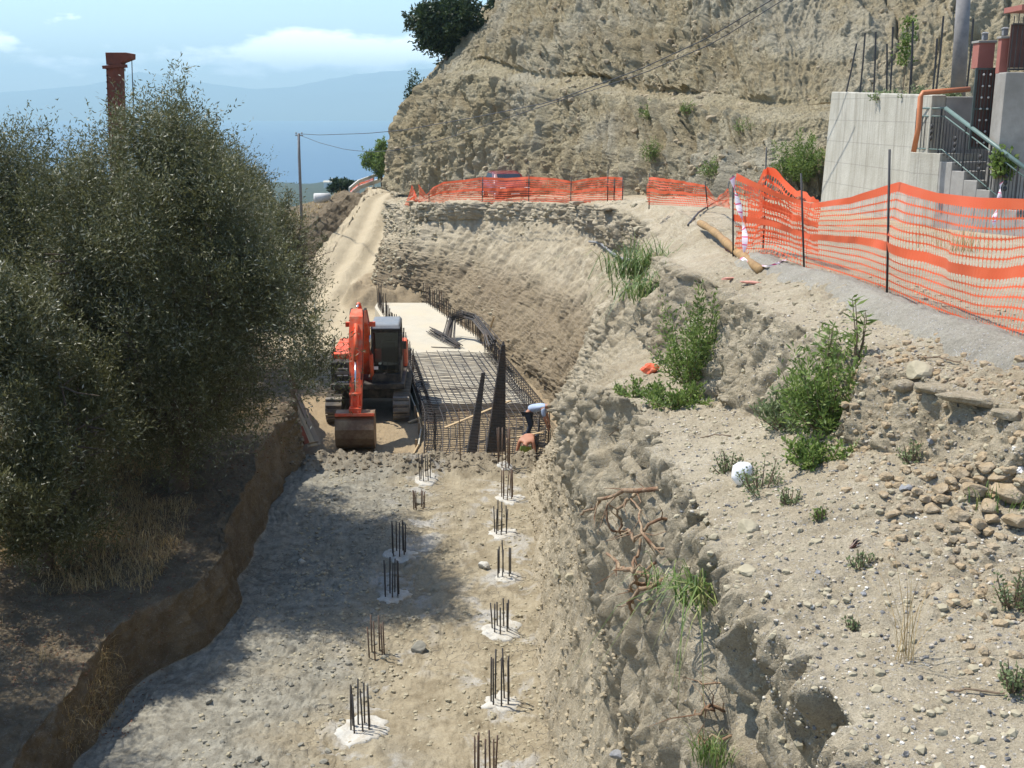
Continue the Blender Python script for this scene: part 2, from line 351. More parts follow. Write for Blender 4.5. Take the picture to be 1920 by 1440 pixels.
M['shirt'] = simple('pale_blue_shirt', (0.36, 0.44, 0.58), 0.9)
M['trousers'] = simple('dark_work_trousers', (0.04, 0.05, 0.07), 0.9)
M['capgreen'] = simple('green_cap', (0.20, 0.26, 0.05), 0.9)
M['clayskin'] = simple('tanned_skin', (0.42, 0.19, 0.11), 0.6)
M['stone'] = simple('tan_stone', (0.40, 0.30, 0.18), 0.9, var=0.4, scale=14, bump=0.02, dirt=(0.36, 0.31, 0.23), dirt_amt=0.8, spec=0.12)
M['greystone'] = simple('grey_stone', (0.25, 0.25, 0.25), 0.85, var=0.3, scale=12, bump=0.01, spec=0.15)
def pebm():
    t = NT('mixed_pebbles'); return t.fin(t.ramp(t.noise(23, 1, .5), [(0.32, (0.07, 0.07, 0.07)), (0.44, (0.20, 0.195, 0.185)), (0.54, (0.40, 0.34, 0.25)), (0.68, (0.60, 0.57, 0.50))]), 0.85, spec=.15)
M['pebble'] = pebm()
M['clod'] = simple('soil_clod', (0.37, 0.325, 0.225), 0.95, var=0.25, scale=4, spec=0.1)
M['greyclod'] = simple('grey_mud_clod', (0.25, 0.235, 0.19), 0.95, var=0.25, scale=4, spec=0.1)
M['tape_w'] = simple('tape_white', (0.80, 0.72, 0.74), 0.4)
M['tape_r'] = simple('tape_pink', (0.75, 0.12, 0.25), 0.4)
M['debris'] = simple('pink_debris', (0.62, 0.30, 0.22), 0.7)
M['mountain'] = simple('far_mountain', (0.10, 0.11, 0.08), 0.95, var=0.3, scale=0.0008)
def conc_wall():
    t = NT('board_marked_concrete')
    c = t.mix(t.ramp(t.noise(1.3, 6, 0.65), [(0.3, 0.0), (0.7, 1.0)]), (0.38, 0.36, 0.295), (0.50, 0.48, 0.41))
    st = t.noise(1.0, 4, 0.7, 0.2, t.mapped((4, 4, 0.3)))
    c = t.mix(t.math('MULTIPLY', t.ramp(st, [(0.46, 0.0), (0.66, 1.0)]), 0.65), c, (0.27, 0.25, 0.20))
    s = t.n.new('ShaderNodeSeparateXYZ'); t.l.new(t.co, s.inputs[0])
    j = t.math('LESS_THAN', t.math('FRACT', t.math('MULTIPLY', s.outputs[2], 1.9)), 0.035)
    j2 = t.math('LESS_THAN', t.math('FRACT', t.math('MULTIPLY', s.outputs[1], 0.62)), 0.018)
    jj = t.math('MULTIPLY', t.math('MAXIMUM', j, j2), 0.4)
    c = t.mix(jj, c, (0.2, 0.19, 0.17))
    return t.fin(c, 0.9, t.bump(t.noise(18, 5, 0.7), 0.01), spec=0.15)
M['conc'] = conc_wall()
M['concrete_dark'] = simple('weathered_shaded_concrete', (0.33, 0.315, 0.285), 0.9, var=0.25, scale=2.5, bump=0.01, dirt=(0.2, 0.185, 0.16), dirt_amt=0.6, dscale=1.2)

def leafm(name, c1, c2, c3, back=None, trans=0.25, rough=0.45, mid=.55):
    t = NT(name); a = t.attr('var')
    col = t.ramp(a, [(0.0, c1), (mid, c2), (1.0, c3)])
    t.fin(col, rough, spec=0.35)
    tr = t.n.new('ShaderNodeBsdfTranslucent'); t.l.new(col, tr.inputs[0]); ms = t.n.new('ShaderNodeMixShader'); ms.inputs[0].default_value = trans
    t.l.new(t.b.outputs[0], ms.inputs[1]); t.l.new(tr.outputs[0], ms.inputs[2]); t.l.new(ms.outputs[0], t.out.inputs[0]); return t.m
M['olive'] = leafm('olive_leaves', (0.066, 0.068, 0.024), (0.150, 0.150, 0.060), (0.54, 0.52, 0.39), trans=0.33, mid=.62)
M['green'] = leafm('green_leaves', (0.09, 0.14, 0.03), (0.18, 0.26, 0.06), (0.32, 0.38, 0.13), trans=.42)
M['greygreen'] = leafm('grey_green_leaves', (0.12, 0.16, 0.065), (0.21, 0.26, 0.12), (0.32, 0.36, 0.19), trans=.42)
M['darkgreen'] = leafm('dark_leaves', (0.02, 0.035, 0.012), (0.045, 0.07, 0.022), (0.09, 0.12, 0.04))
M['blade'] = leafm('grass_blades', (0.06, 0.11, 0.02), (0.12, 0.19, 0.04), (0.30, 0.30, 0.12))
M['dry'] = leafm('dry_grass', (0.30, 0.20, 0.08), (0.45, 0.32, 0.14), (0.58, 0.45, 0.24))
M['brownleaf'] = leafm('dead_leaves', (0.12, 0.05, 0.03), (0.20, 0.09, 0.05), (0.30, 0.16, 0.09))
def netm():
    t = NT('orange_plastic_net'); n = t.noise(3, 4)
    c = t.mix(n, (0.86, 0.13, 0.05), (0.90, 0.20, 0.085))
    t.fin(c, 0.4, spec=0.4); tr = t.n.new('ShaderNodeBsdfTranslucent'); t.l.new(c, tr.inputs[0]); ms = t.n.new('ShaderNodeMixShader'); ms.inputs[0].default_value = 0.4
    t.l.new(t.b.outputs[0], ms.inputs[1]); t.l.new(tr.outputs[0], ms.inputs[2]); t.l.new(ms.outputs[0], t.out.inputs[0]); return t.m
M['net'] = netm()
def seam():
    t = NT('sea_water'); n = t.bump(t.noise(0.02, 6, 0.6), 3.0, 0.5)
    return t.fin((0.02, 0.07, 0.13), 0.35, n, spec=0.5)
M['sea'] = seam()

# ---------------------------------------------------------------- terrain by lofting
BV = []
def loft(ctrl, nu, nv, blur=3):
    """ctrl (S,C,3); nu / nv = samples per station / column interval"""
    C_ = np.asarray(ctrl, float)
    def interp(A, ns):
        out = []
        for i, n in enumerate(ns):
            t = np.linspace(0, 1, n, endpoint=False)[:, None, None]
            out.append(A[i][None] * (1 - t) + A[i + 1][None] * t)
        out.append(A[-1][None]); return np.concatenate(out, 0)
    G = interp(C_, nu); G = np.swapaxes(interp(np.swapaxes(G, 0, 1), nv), 0, 1)
    for _ in range(blur):
        for ax in (0, 1):
            H = G.copy()
            if ax == 0: H[1:-1] = (G[:-2] + 2 * G[1:-1] + G[2:]) / 4
            else: H[:, 1:-1] = (G[:, :-2] + 2 * G[:, 1:-1] + G[:, 2:]) / 4
            G = H
    return G
def normals(G):
    du = np.gradient(G, axis=0); dv = np.gradient(G, axis=1); N = np.cross(du, dv); N /= np.linalg.norm(N, axis=2, keepdims=True) + 1e-9
    return N
def grid_faces(a, b):
    i = np.arange(a * b).reshape(a, b)
    return np.stack([i[:-1, :-1], i[1:, :-1], i[1:, 1:], i[:-1, 1:]], -1).reshape(-1, 4)
UV = {}
def patch(name, G, disp, mat, bvstep=3):
    N = normals(G)
    m = G.shape[1] // 2
    du = np.linalg.norm(np.diff(G[:, m], axis=0), axis=1); U = np.concatenate([[0], np.cumsum(du)])
    dv = np.linalg.norm(np.diff(G, axis=1), axis=2); V = np.concatenate([np.zeros((G.shape[0], 1)), np.cumsum(dv, 1)], 1)
    UV['col'] = np.repeat(np.arange(G.shape[1])[None, :], G.shape[0], 0).ravel(); UV['c'] = np.stack([np.repeat(U[:, None], G.shape[1], 1).ravel(), V.ravel(), np.zeros(V.size)], 1)
    if N[..., 2].mean() < 0: N = -N
    P = G.reshape(-1, 3); Nf = N.reshape(-1, 3)
    P2 = disp(P, Nf); G2 = P2.reshape(G.shape)
    F = grid_faces(*G.shape[:2])
    n0 = np.cross(G2[1, 0] - G2[0, 0], G2[0, 1] - G2[0, 0])
    v = normals(G2)
    if v[..., 2].mean() < 0: F = F[:, ::-1]
    o = mesh_np(name, P2, F, mat, smooth=True); tag(o, kind='structure')
    Gc = G2[::bvstep, ::bvstep]; Fc = grid_faces(*Gc.shape[:2])
    BV.append(BVHTree.FromPolygons([tuple(p) for p in Gc.reshape(-1, 3).tolist()], Fc.tolist()))
    return o, G2, N
def hit(px, py, mind=0):
    d = ray(px, py).normalized(); best = None
    for b in BV:
        r = b.ray_cast(Vector((0, 0, CAMZ)) + d * mind, d)
        if r[0] is not None and (best is None or r[3] < best[3]): best = r
    if best is None: return Vector((0, 0, 0)), Vector((0, 0, 1))
    n = best[1]; n = -n if n.z < 0 else n
    return best[0], n
def gz(x, y, top=60):
    zz = -99
    for b in BV:
        r = b.ray_cast(Vector((x, y, top)), Vector((0, 0, -1)))
        if r[0] is not None: zz = max(zz, r[0].z)
    return zz if zz > -90 else 0.0

# right side: trench wall, terrace, upper bank, road shelf, slope above the slab
def row(D, pts): return [(x, D, z) for x, z in pts]
ROWS = [
 row(-4,   [(.4,0),(.8,1.2),(1.0,2.8),(1.2,4.8),(1.6,6.3),(3,6.6),(5,6.9),(6,7.2),(6.5,7.3),(7,7.2),(9,7.2),(14,7.2),(30,7.2)]),
 row(1.8,  [(.4,0),(.8,1.2),(1.0,2.8),(1.15,4.8),(1.45,6.28),(2.8,6.5),(4.4,6.9),(5.0,7.15),(5.6,7.3),(6.2,7.2),(8,7.2),(14,7.2),(30,7.2)]),
 row(3.4,  [(.4,0),(.8,1.2),(1.0,2.9),(1.05,4.6),(1.42,6.28),(2.3,6.45),(3.5,6.7),(4.1,7.05),(4.7,7.25),(5.2,7.15),(7,7.15),(12,7.2),(30,7.2)]),
 row(4.7,  [(.4,0),(.8,1.2),(1.0,2.9),(1.03,4.6),(1.32,6.3),(2.0,6.48),(3.1,6.6),(3.4,7.1),(4.0,7.25),(4.4,7.15),(6.5,7.1),(12,7.1),(30,7.2)]),
 row(6.0,  [(.42,0),(.8,1.3),(1.0,3.0),(1.03,4.6),(1.18,6.3),(1.8,6.52),(2.45,6.75),(2.74,7.1),(3.2,7.28),(3.6,7.15),(6,7.05),(12,7.05),(30,7.2)]),
 row(7.2,  [(.42,0),(.8,1.3),(1.02,3.1),(1.05,4.7),(1.17,6.25),(1.6,6.36),(2.12,6.55),(2.42,7.08),(2.95,7.25),(3.35,7.12),(6,7.0),(12,7.0),(30,7.2)]),
 row(8.6,  [(.44,0),(.8,1.4),(1.02,3.3),(1.06,4.8),(1.17,6.15),(1.5,6.17),(1.98,6.3),(2.33,7.0),(2.95,7.18),(3.38,7.05),(6,6.85),(12,6.9),(30,7.2)]),
 row(10.25,[(.46,0),(.8,1.5),(1.0,3.6),(1.04,4.9),(1.15,6.0),(1.42,5.98),(1.95,6.0),(2.3,6.93),(3.0,7.15),(3.45,7.0),(6,6.75),(12,6.8),(30,7.0)]),
 row(12,   [(.48,0),(.82,1.5),(1.0,3.6),(1.02,4.8),(1.1,5.7),(1.35,5.7),(1.9,5.8),(2.25,6.83),(2.85,7.0),(3.4,6.95),(6,6.6),(12,6.7),(30,7.0)]),
 row(14,   [(.5,0),(.8,1.3),(.98,3.2),(1.02,4.3),(1.1,5.2),(1.32,5.45),(1.8,5.7),(2.15,6.75),(2.7,6.9),(3.3,6.9),(6,6.5),(12,6.6),(30,7.0)]),
 row(17,   [(.5,0),(.8,1.0),(.95,2.3),(1.0,3.3),(1.1,4.2),(1.35,4.8),(1.7,5.7),(2.3,6.5),(3.0,6.75),(3.6,6.75),(6,6.4),(12,6.5),(30,6.9)]),
 row(20,   [(.48,0),(.75,.7),(.9,1.6),(1.0,2.4),(1.1,3.1),(1.4,3.9),(1.9,5.1),(2.7,6.3),(3.3,6.7),(3.9,6.7),(6.5,6.35),(12,6.4),(30,6.8)]),
 row(23,   [(.45,0),(.7,.5),(.85,1.1),(.95,1.6),(1.1,2.1),(1.5,3.1),(2.15,4.6),(3.1,6.1),(3.6,6.55),(4.2,6.6),(7,6.3),(12,6.3),(30,6.7)]),
 row(25.6, [(.4,0),(.6,.3),(.75,.6),(.9,.9),(1.15,1.2),(1.65,2.4),(2.4,4.2),(3.4,5.95),(3.9,6.4),(4.5,6.45),(7.5,6.25),(12,6.25),(30,6.6)]),
 row(27.5, [(.4,-.5),(.6,-.3),(.8,-.1),(1.1,.1),(1.4,.3),(1.9,1.6),(2.6,3.7),(3.6,5.85),(4.1,6.3),(4.7,6.35),(8,6.2),(13,6.2),(30,6.5)]),
 row(29,   [(.9,-.95),(1.3,-.8),(1.5,-.6),(1.7,-.3),(1.9,.1),(2.3,1.3),(2.9,3.4),(3.75,5.8),(4.2,6.2),(4.8,6.25),(8,6.15),(13,6.1),(30,6.5)]),
 row(31.5, [(1.6,-.95),(1.8,-.7),(1.95,-.4),(2.1,0),(2.3,.5),(2.6,1.6),(3.1,3.4),(3.9,5.7),(4.3,6.05),(4.9,6.15),(8,6.1),(13,6.0),(30,6.4)]),
 [(1.9,34,-.9),(2.1,34,-.6),(2.25,34.1,-.2),(2.4,34.2,.3),(2.6,34.4,.9),(2.9,34.7,2.0),(3.3,35,3.5),(3.95,35.4,5.55),(4.3,35.7,5.85),(4.8,36,5.95),(7,36.5,5.95),(9.5,38,5.95),(24,40,6.2)],
 [(.8,38.2,-.9),(1.05,38.3,-.6),(1.3,38.4,-.1),(1.6,38.6,.5),(1.9,38.8,1.1),(2.4,39,2.2),(3.0,39.2,3.6),(3.65,39.5,5.35),(3.9,39.8,5.55),(4.3,40.3,5.6),(6,41.5,5.65),(7.5,44,5.7),(20,47,6)],
 [(-.5,42.2,-.7),(-.25,42.3,-.5),(.05,42.4,0),(.4,42.6,.6),(.8,42.8,1.2),(1.3,43,2.2),(1.9,43.2,3.4),(2.6,43.5,5.15),(2.8,43.8,5.3),(3.2,44.3,5.35),(4.5,46,5.4),(6,50,5.4),(16,54,5.6)],
 [(-1.9,45.8,-.4),(-1.7,45.9,-.2),(-1.4,46,.2),(-1.1,46.1,.7),(-.7,46.2,1.3),(-.2,46.4,2.2),(.3,46.7,3.3),(.95,47,4.95),(1.1,47.3,5.05),(1.4,47.8,5.1),(2.5,50,5.1),(3.5,55,5.1),(12,61,5.3)],
 [(-3.2,49.3,-.1),(-3.1,49.4,.1),(-2.9,49.5,.5),(-2.7,49.6,1.0),(-2.5,49.8,1.5),(-2.2,50,2.2),(-1.8,50.3,3.2),(-1.4,50.6,4.65),(-1.3,51,4.75),(-1.1,51.5,4.8),(-.3,54,4.75),(.5,60,4.8),(8,68,5)],
 [(-4.3,51.2,.0),(-4.3,51.4,.2),(-4.2,51.6,.5),(-4.15,51.8,1.0),(-4.1,52,1.4),(-4.0,52.3,2.1),(-3.95,52.8,3.1),(-3.9,53.5,4.35),(-3.8,54,4.45),(-3.6,54.5,4.5),(-3,58,4.5),(-2.5,64,4.6),(4,76,4.8)],
 [(-6.3,52,.0),(-6.2,52.4,.3),(-6.1,52.8,.6),(-6.0,53.2,1.0),(-5.9,53.7,1.5),(-5.8,54.2,2.1),(-5.6,55,2.9),(-5.4,56.2,4.1),(-5.3,57,4.15),(-5.2,58,4.2),(-5,61,4.2),(-5,67,4.3),(-2,84,4.4)],
 [(-6.5,56,.4),(-6.45,56.4,.6),(-6.4,56.8,.95),(-6.35,57.3,1.3),(-6.3,57.9,1.7),(-6.25,58.6,2.2),(-6.2,59.5,2.9),(-6.3,60.8,3.8),(-6.2,62,3.85),(-6.2,63,3.85),(-6.2,66,3.85),(-6.5,71,3.9),(-6,90,4.0)],
 [(-6.8,66,1.7),(-6.75,66.4,1.85),(-6.7,66.8,2.0),(-6.7,67.3,2.2),(-6.7,67.8,2.4),(-6.7,68.4,2.6),(-6.7,69,2.9),(-6.7,70,3.3),(-6.8,71,3.4),(-6.9,72,3.45),(-7.4,74,3.45),(-7.8,78,3.4),(-8,95,3.2)],
 [(-7.8,76,2.75),(-7.8,76.5,2.8),(-7.8,77,2.85),(-7.8,77.5,2.9),(-7.8,78,2.92),(-7.8,78.5,2.95),(-7.9,79,2.95),(-8,80,2.95),(-8.1,81,2.95),(-8.2,82,2.95),(-8.6,84,2.9),(-9.2,87,2.8),(-10,100,2.4)],
 [(-8.6,92,2.3)]+[(-8.6-.15*i,92+.4*i,2.3) for i in range(1,11)]+[(-10.8,99,2.1),(-12,110,1.8)],
]
for k in range(14, 23):   # near-vertical cut below the road edge
    c5, lip = ROWS[k][5], ROWS[k][7]; cut = 1.35 if k in (17, 18) else 0.8
    ROWS[k][6] = (c5[0] + (lip[0] - c5[0]) * .88, c5[1] + (lip[1] - c5[1]) * .88, lip[2] - cut)
nu = []
for i in range(len(ROWS) - 1):
    a = ROWS[i][4]; b = ROWS[i + 1][4]; d = math.dist(a, b); Dm = max(2.5, (a[1] + b[1]) / 2)
    nu.append(max(4, min(140, int(d / (Dm * (0.0036 if Dm < 27 else 0.0022))))) if i else 14)
nv = [14, 26, 26, 34, 44, 44, 40, 34, 24, 30, 26, 16]
G = loft(ROWS, nu, nv, 1)
def disp_right(P, N):
    D = np.clip(P[:, 1], 3, 80); steep = 1 - np.clip(np.abs(N[:, 2]), 0, 1)
    road = np.clip((P[:, 0] - np.interp(P[:, 1], [0, 5, 7, 12, 20, 35, 40, 50, 60], [5, 3.6, 3.0, 2.9, 3.7, 4.6, 4.2, -.8, -6])) / 0.4, 0, 1)
    rough = (1 - 0.85 * road); sc = np.clip(D / 12, 0.55, 1.7)
    tal = np.clip((P[:, 2] - 2.6) / 1.2, 0.25, 1) * (P[:, 1] < 27) + (P[:, 1] >= 27)
    wall = np.clip(steep * 1.3, 0, 1) * rough * tal
    cc = np.interp(UV['col'], np.concatenate([[0], np.cumsum(nv)]), np.arange(13)); fars = np.clip((P[:, 1] - 26) / 2.5, 0, 1)
    band = np.exp(-((cc - 1.2) / 1.3) ** 2) + np.exp(-((cc - 6.6) / .55) ** 2) + np.clip((-P[:, 0] - 3.6) / 1.2, 0, 1) * .8
    cf = (1 - fars) + fars * (0.34 + np.clip(band, 0, 1) * .8)
    near = (P[:, 1] < 16)
    Q = UV['c'].copy(); Q[:, 0] += fbm(P, 0.7, 2, 33) * 0.6
    d = (0.12 - .05 * near) * fbm(P, 0.9, 4, 1) * rough * (0.4 + 1.0 * steep)
    d += wall * 0.19 * fbm(Q, (2.2, 0.30, 1), 4, 5, 0.6, True) * sc * (.4 + .6 * cf)
    d += wall * 0.12 * fbm(Q, (7.5, 0.7, 1), 3, 6, 0.65, True) * sc * (.35 + .65 * cf)
    d += fars * steep * rough * (.35 * fbm(P, .45, 3, 331) + .22 * fbm(P, 1.3, 5, 336, .6) + .10 * fbm(Q * np.array([1, 1, 1]) + Q[:, ::-1] * np.array([0, 0, 0]), (1.2, .5, 1), 4, 332, .55, True))
    d += fars * steep * .13 * np.abs(np.sin(Q[:, 0] * 6.5 + 2 * vnoise(P * 1.1, 333))) * np.exp(-((cc - 1.6) / 1.4) ** 2)
    d += wall * near * 0.016 * fbm(P, 24, 3, 334, .7) + (P[:, 1] < 27) * (P[:, 0] < 1.15) * (P[:, 2] < 4.5) * (.05 * fbm(P, 3.5, 6, 353, .7) + .03 * fbm(P, 11, 4, 354, .7, True))
    d += wall * cf * sc * (0.06 * crag(P, np.array((2.6, 2.6, .9)), 301) + 0.07 * crag(P, np.array((7., 7., 2.4)), 302) + 0.05 * crag(P, np.array((17., 17., 7.)), 303) + 0.12 * fbm(P, (4.5, 4.5, 1.2), 6, 351, .72) + 0.065 * fbm(P, (12., 12., 4.5), 4, 352, .7, True))
    d += wall * near * .07 * np.abs(fbm(Q, (14, 1.3, 1), 3, 335, .7)) * -1.2
    # crumbled crust and ledges on the flat ground
    pm = np.clip(fbm(P, 1.0, 3, 35) * 3 + .5, .0, 1)
    d += rough * (1 - wall) * pm * (0.09 * crag(P, np.array((4., 4., 3.)), 304) + 0.05 * crag(P, np.array((10., 10., 8.)), 305) + 0.025 * crag(P, np.array((24., 24., 20.)), 308))
    d += rough * (0.018 + 0.03 * steep) * fbm(P, 9, 4, 9, 0.65) + 0.007 * fbm(P, 30, 3, 14, .6)
    # deep pockets and crevices in the near wall
    d -= wall * near * 0.22 * np.clip(fbm(P, (1.8, 1.8, 0.9), 3, 37) - 0.16, 0, 1) * 2.2
    d -= wall * near * 0.20 * np.exp(-(fbm(Q, (1.9, .25, 1), 3, 311) / .05) ** 2)
    P2 = P + N * d[:, None]
    # ragged, undercut lips along the terrace and the upper bank
    for z0, sg, am in ((6.1, .40, .13), (6.95, .22, .08)):
        lipw = np.exp(-((P[:, 2] - z0) / sg) ** 2) * (P[:, 1] < 15) * rough * (0.25 + steep)
        n_ = fbm(P, (0.1, 1.5, 0.5), 3, 21) + .8 * crag(P, np.array((1.7, 1.7, 1.2)), 306) + .8 * crag(P, np.array((5., 5., 4.)), 307)
        P2[:, 0] += lipw * am * n_
    # eroded scallops of the brow above the slab
    far = np.exp(-((Q[:, 1] - 6.5) / 2.5) ** 2) * (P[:, 1] > 27) * steep
    P2[:, 1] += steep * rough * 0.12 * fbm(P, 2.2, 3, 25)
    return P2
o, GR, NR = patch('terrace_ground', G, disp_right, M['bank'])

# left side and trench floor, ramp included
def lrow(D, pts): return [(x, D, z) for x, z in pts]
LR = []
def fz(D): return float(np.interp(D, [0, 27.0, 28.2, 42, 45, 49, 53, 58, 64, 70, 75, 82, 95], [0, 0, -.85, -.85, -.75, -.4, .1, .74, 1.5, 2.2, 2.9, 2.85, 2.3]))
for D, bx, lx, lz, rx in ((-4,-5.9,-6.06,.9,.9),(8,-5.9,-6.06,.9,.9),(12,-5.9,-6.06,.9,.9),(15,-5.75,-5.91,1.0,.9),(17.4,-5.25,-5.41,1.05,.9),(19,-5.0,-5.16,1.15,.9),(22,-5.2,-5.36,1.3,.9),(26,-5.4,-5.56,1.4,.9),
                          (27.0,-5.5,-5.66,1.4,1),(28.2,-5.8,-5.96,1.3,1.3),(31,-6.1,-6.26,1.2,2.8),(34,-6.5,-7.0,1.1,3.2),(37,-7.6,-8.2,1.0,2.9),(41,-9.3,-10.1,.9,1.8),(45,-12,-13,1.0,.6),(49,-11.8,-12.8,1.2,-1.4),(53,-11.3,-12.3,1.5,-3.4),(58,-10.8,-11.8,1.9,-5.2),(64,-10.5,-11.4,2.4,-6.0),(70,-10.2,-11.0,2.9,-6.2),(75,-10,-10.7,3.3,-7.2),(82,-10.4,-11,2.6,-8),(95,-12,-13,1.5,-8)):
    z = fz(D)
    LR.append(lrow(D, [(-60, -7), (-30, -2.0), (-17, .6 + lz * .3), (-11.9, lz * .9 + .1), (lx - .8, lz + .03), (lx, lz), (bx, z), (bx + (rx - bx) * .25, z), (bx + (rx - bx) * .6, z), (rx, z)]))
nul = []
for i in range(len(LR) - 1):
    d = LR[i + 1][0][1] - LR[i][0][1]; Dm = max(8, LR[i][0][1]); nul.append(max(5, min(90, int(d / (Dm * 0.0036)))) if i else 8)
G = loft(LR, nul, [6, 12, 40, 60, 44, 40, 80, 130, 150], 2)
def disp_left(P, N):
    D = P[:, 1]; steep = 1 - np.clip(np.abs(N[:, 2]), 0, 1)
    ramp = np.clip((D - 42) / 6, 0, 1) * np.clip((P[:, 0] + 11.6) / .6, 0, 1)
    rough = 1 - 0.75 * ramp; flr = (P[:, 0] > -5.2) & (D < 27)
    d = 0.16 * fbm(P, 0.45, 3, 41) + rough * 0.085 * fbm(P, 1.6, 4, 44, 0.55)
    Q = UV['c']
    d += (D > 40) * (P[:, 0] < -9.8) * (.30 * fbm(P, .8, 5, 371, .6) + .25 * crag(P, np.array((1.2, 1.2, 1.2)), 372))
    d += steep * (0.09 * fbm(P, (2.5, 2.5, 1.2), 3, 47) + 0.10 * crag(P, np.array((2.5, 2.5, 2.)), 312) + .09 * fbm(P, (3, 3, 1.5), 5, 361, .65) + 0.06 * crag(P, np.array((7., 7., 6.)), 313))
    pm = np.clip(fbm(P, 0.7, 3, 53) * 3 + 0.45, 0.05, 1)
    d += rough * pm * (0.07 * crag(P, np.array((2.2, 2.2, 2.2)), 51) + 0.05 * crag(P, np.array((7., 7., 7.)), 52)) + rough * 0.026 * fbm(P, 11, 4, 55, 0.65)
    cr = cells(P + .12 * vnoise(P * 3, 57)[:, None], (4.2, 4.2, 0.01), 56)
    crk = np.clip(fbm(P, .6, 2, 54) * 3 - .2 + (P[:, 0] < -2.2) * .9 - (D > 21) * 1.5, 0, 1) * (D < 26) * (P[:, 0] > -5.6)
    d -= crk * .035 * np.clip(1 - cr / .09, 0, 1)
    # ridge of loose clods where the pile floor steps down to the dug floor
    k = np.exp(-((D - 26.9 - 0.4 * fbm(P, (1, 0, 0), 3, 58)) / 0.55) ** 2) * (P[:, 0] > -6) * (P[:, 0] < 0.6)
    d += k * (0.24 + 0.14 * crag(P, np.array((2.6, 2.6, 2.6)), 59) + .22 * fbm(P, 2.2, 5, 362, .6) + .08 * crag(P, np.array((6., 6., 6.)), 62) + 0.12 * fbm(P, 5, 3, 60))
    # unexcavated block of earth beyond the slab end
    sh = np.clip((D - 50.6 - .5 * fbm(P, .9, 3, 64)) / 1.1, 0, 1) * np.clip((57 - D) / 3.5, 0, 1) * np.clip((P[:, 0] + 7.9 - .4 * fbm(P, .9, 3, 65)) / .5, 0, 1)
    d += sh * .40 * crag(P, np.array((1.5, 1.5, 1.5)), 341)
    d += sh * (0.62 + .3 * fbm(P, 1.4, 3, 66)) + sh * .12 * cells(P, 2.5, 67)
    # wheel ruts down the ramp
    for cx in (-9.25, -7.95):
        d -= ramp * 0.20 * np.exp(-((P[:, 0] - cx - 0.3 * np.sin(D * .12)) / 0.42) ** 2)
    d += ramp * 0.05 * np.exp(-((P[:, 0] + 8.6 - 0.3 * np.sin(D * .12)) / 0.25) ** 2) * (0.6 + fbm(P, 3, 3, 61))
    P2 = P + N * d[:, None]
    wz_ = np.exp(-((P[:, 0] + 5.6) / 1.3) ** 2) * (D < 31)
    P2[:, 0] += wz_ * 0.5 * fbm(P, (0, .45, 0), 3, 63) + (steep * .06 + .10 * wz_) * fbm(P, (1.2, 1.6, 1.2), 3, 68)
    return P2
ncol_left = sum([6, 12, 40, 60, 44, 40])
o, GL, NL = patch('trench_floor_ground', G, disp_left, M['floor'])
# material split: the left bank has its own soil
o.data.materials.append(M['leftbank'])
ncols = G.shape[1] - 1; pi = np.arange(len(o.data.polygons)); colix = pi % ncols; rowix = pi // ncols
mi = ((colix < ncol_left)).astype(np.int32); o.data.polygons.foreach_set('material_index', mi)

# cliff on the right
def A(px, py, D): return tuple(at(px, py, D))
def B(px, h, D):
    zc = D * cp + h * spi
    return ((px - CX) / FPX * zc, D, CAMZ - h)
CL = [
 [B(800,6.5,100), A(812,240,100), A(830,185,100), A(850,150,101), A(880,100,102), A(950,30,106), A(980,-10,115)],
 [B(775,5.2,76), A(785,240,77), A(805,172,78), A(835,130,79), A(868,88,81), A(935,15,86), A(985,-40,98)],
 [B(748,4.6,66), A(757,240,67), A(788,170,68), A(826,122,69.5), A(868,76,72), A(950,-4,77), A(1000,-60,88)],
 [B(790,4.7,61.5), A(795,250,62.5), A(815,165,64), A(850,118,66), A(890,70,68), A(965,-15,73), A(1010,-70,84)],
 [B(860,4.7,58), A(860,250,59.5), A(870,150,61), A(905,118,64), A(925,65,66), A(985,-40,70), A(1020,-80,80)],
 [B(1000,4.2,52), A(1000,270,53.5), A(1000,165,56), A(1005,140,59), A(1010,50,61.5), A(1030,-60,66), A(1040,-95,76)],
 [B(1170,3.5,45), A(1170,290,46), A(1170,188,48.5), A(1170,160,52), A(1170,60,54.5), A(1180,-80,59), A(1190,-110,69)],
 [B(1300,3.1,39.5), A(1300,300,40.5), A(1300,208,42.5), A(1300,180,46), A(1300,60,49), A(1300,-100,54), A(1310,-130,64)],
 [B(1450,3.0,34.5), A(1450,290,36), A(1450,228,38), A(1450,198,41.5), A(1450,70,45), A(1440,-120,50), A(1440,-150,60)],
 [B(1600,2.6,34.5), A(1600,290,35.5), A(1600,222,37), A(1600,195,39.5), A(1600,80,43), A(1600,-130,48), A(1600,-170,58)],
 [B(1800,2.6,35), A(1800,290,36), A(1800,220,37.2), A(1800,190,39), A(1800,80,42), A(1790,-140,47), A(1790,-180,57)],
 [B(2050,2.6,35), A(2050,290,36), A(2050,220,37.2), A(2050,190,39), A(2050,80,42), A(2040,-150,46), A(2040,-190,56)],
 [B(2600,2.6,35), A(2600,290,36), A(2600,220,37.2), A(2600,190,39), A(2600,80,42), A(2600,-150,46), A(2600,-190,56)],
]
G = loft(CL, [14, 50, 70, 80, 130, 130, 120, 110, 90, 80, 50, 30], [100, 90, 50, 105, 140, 26], 2)
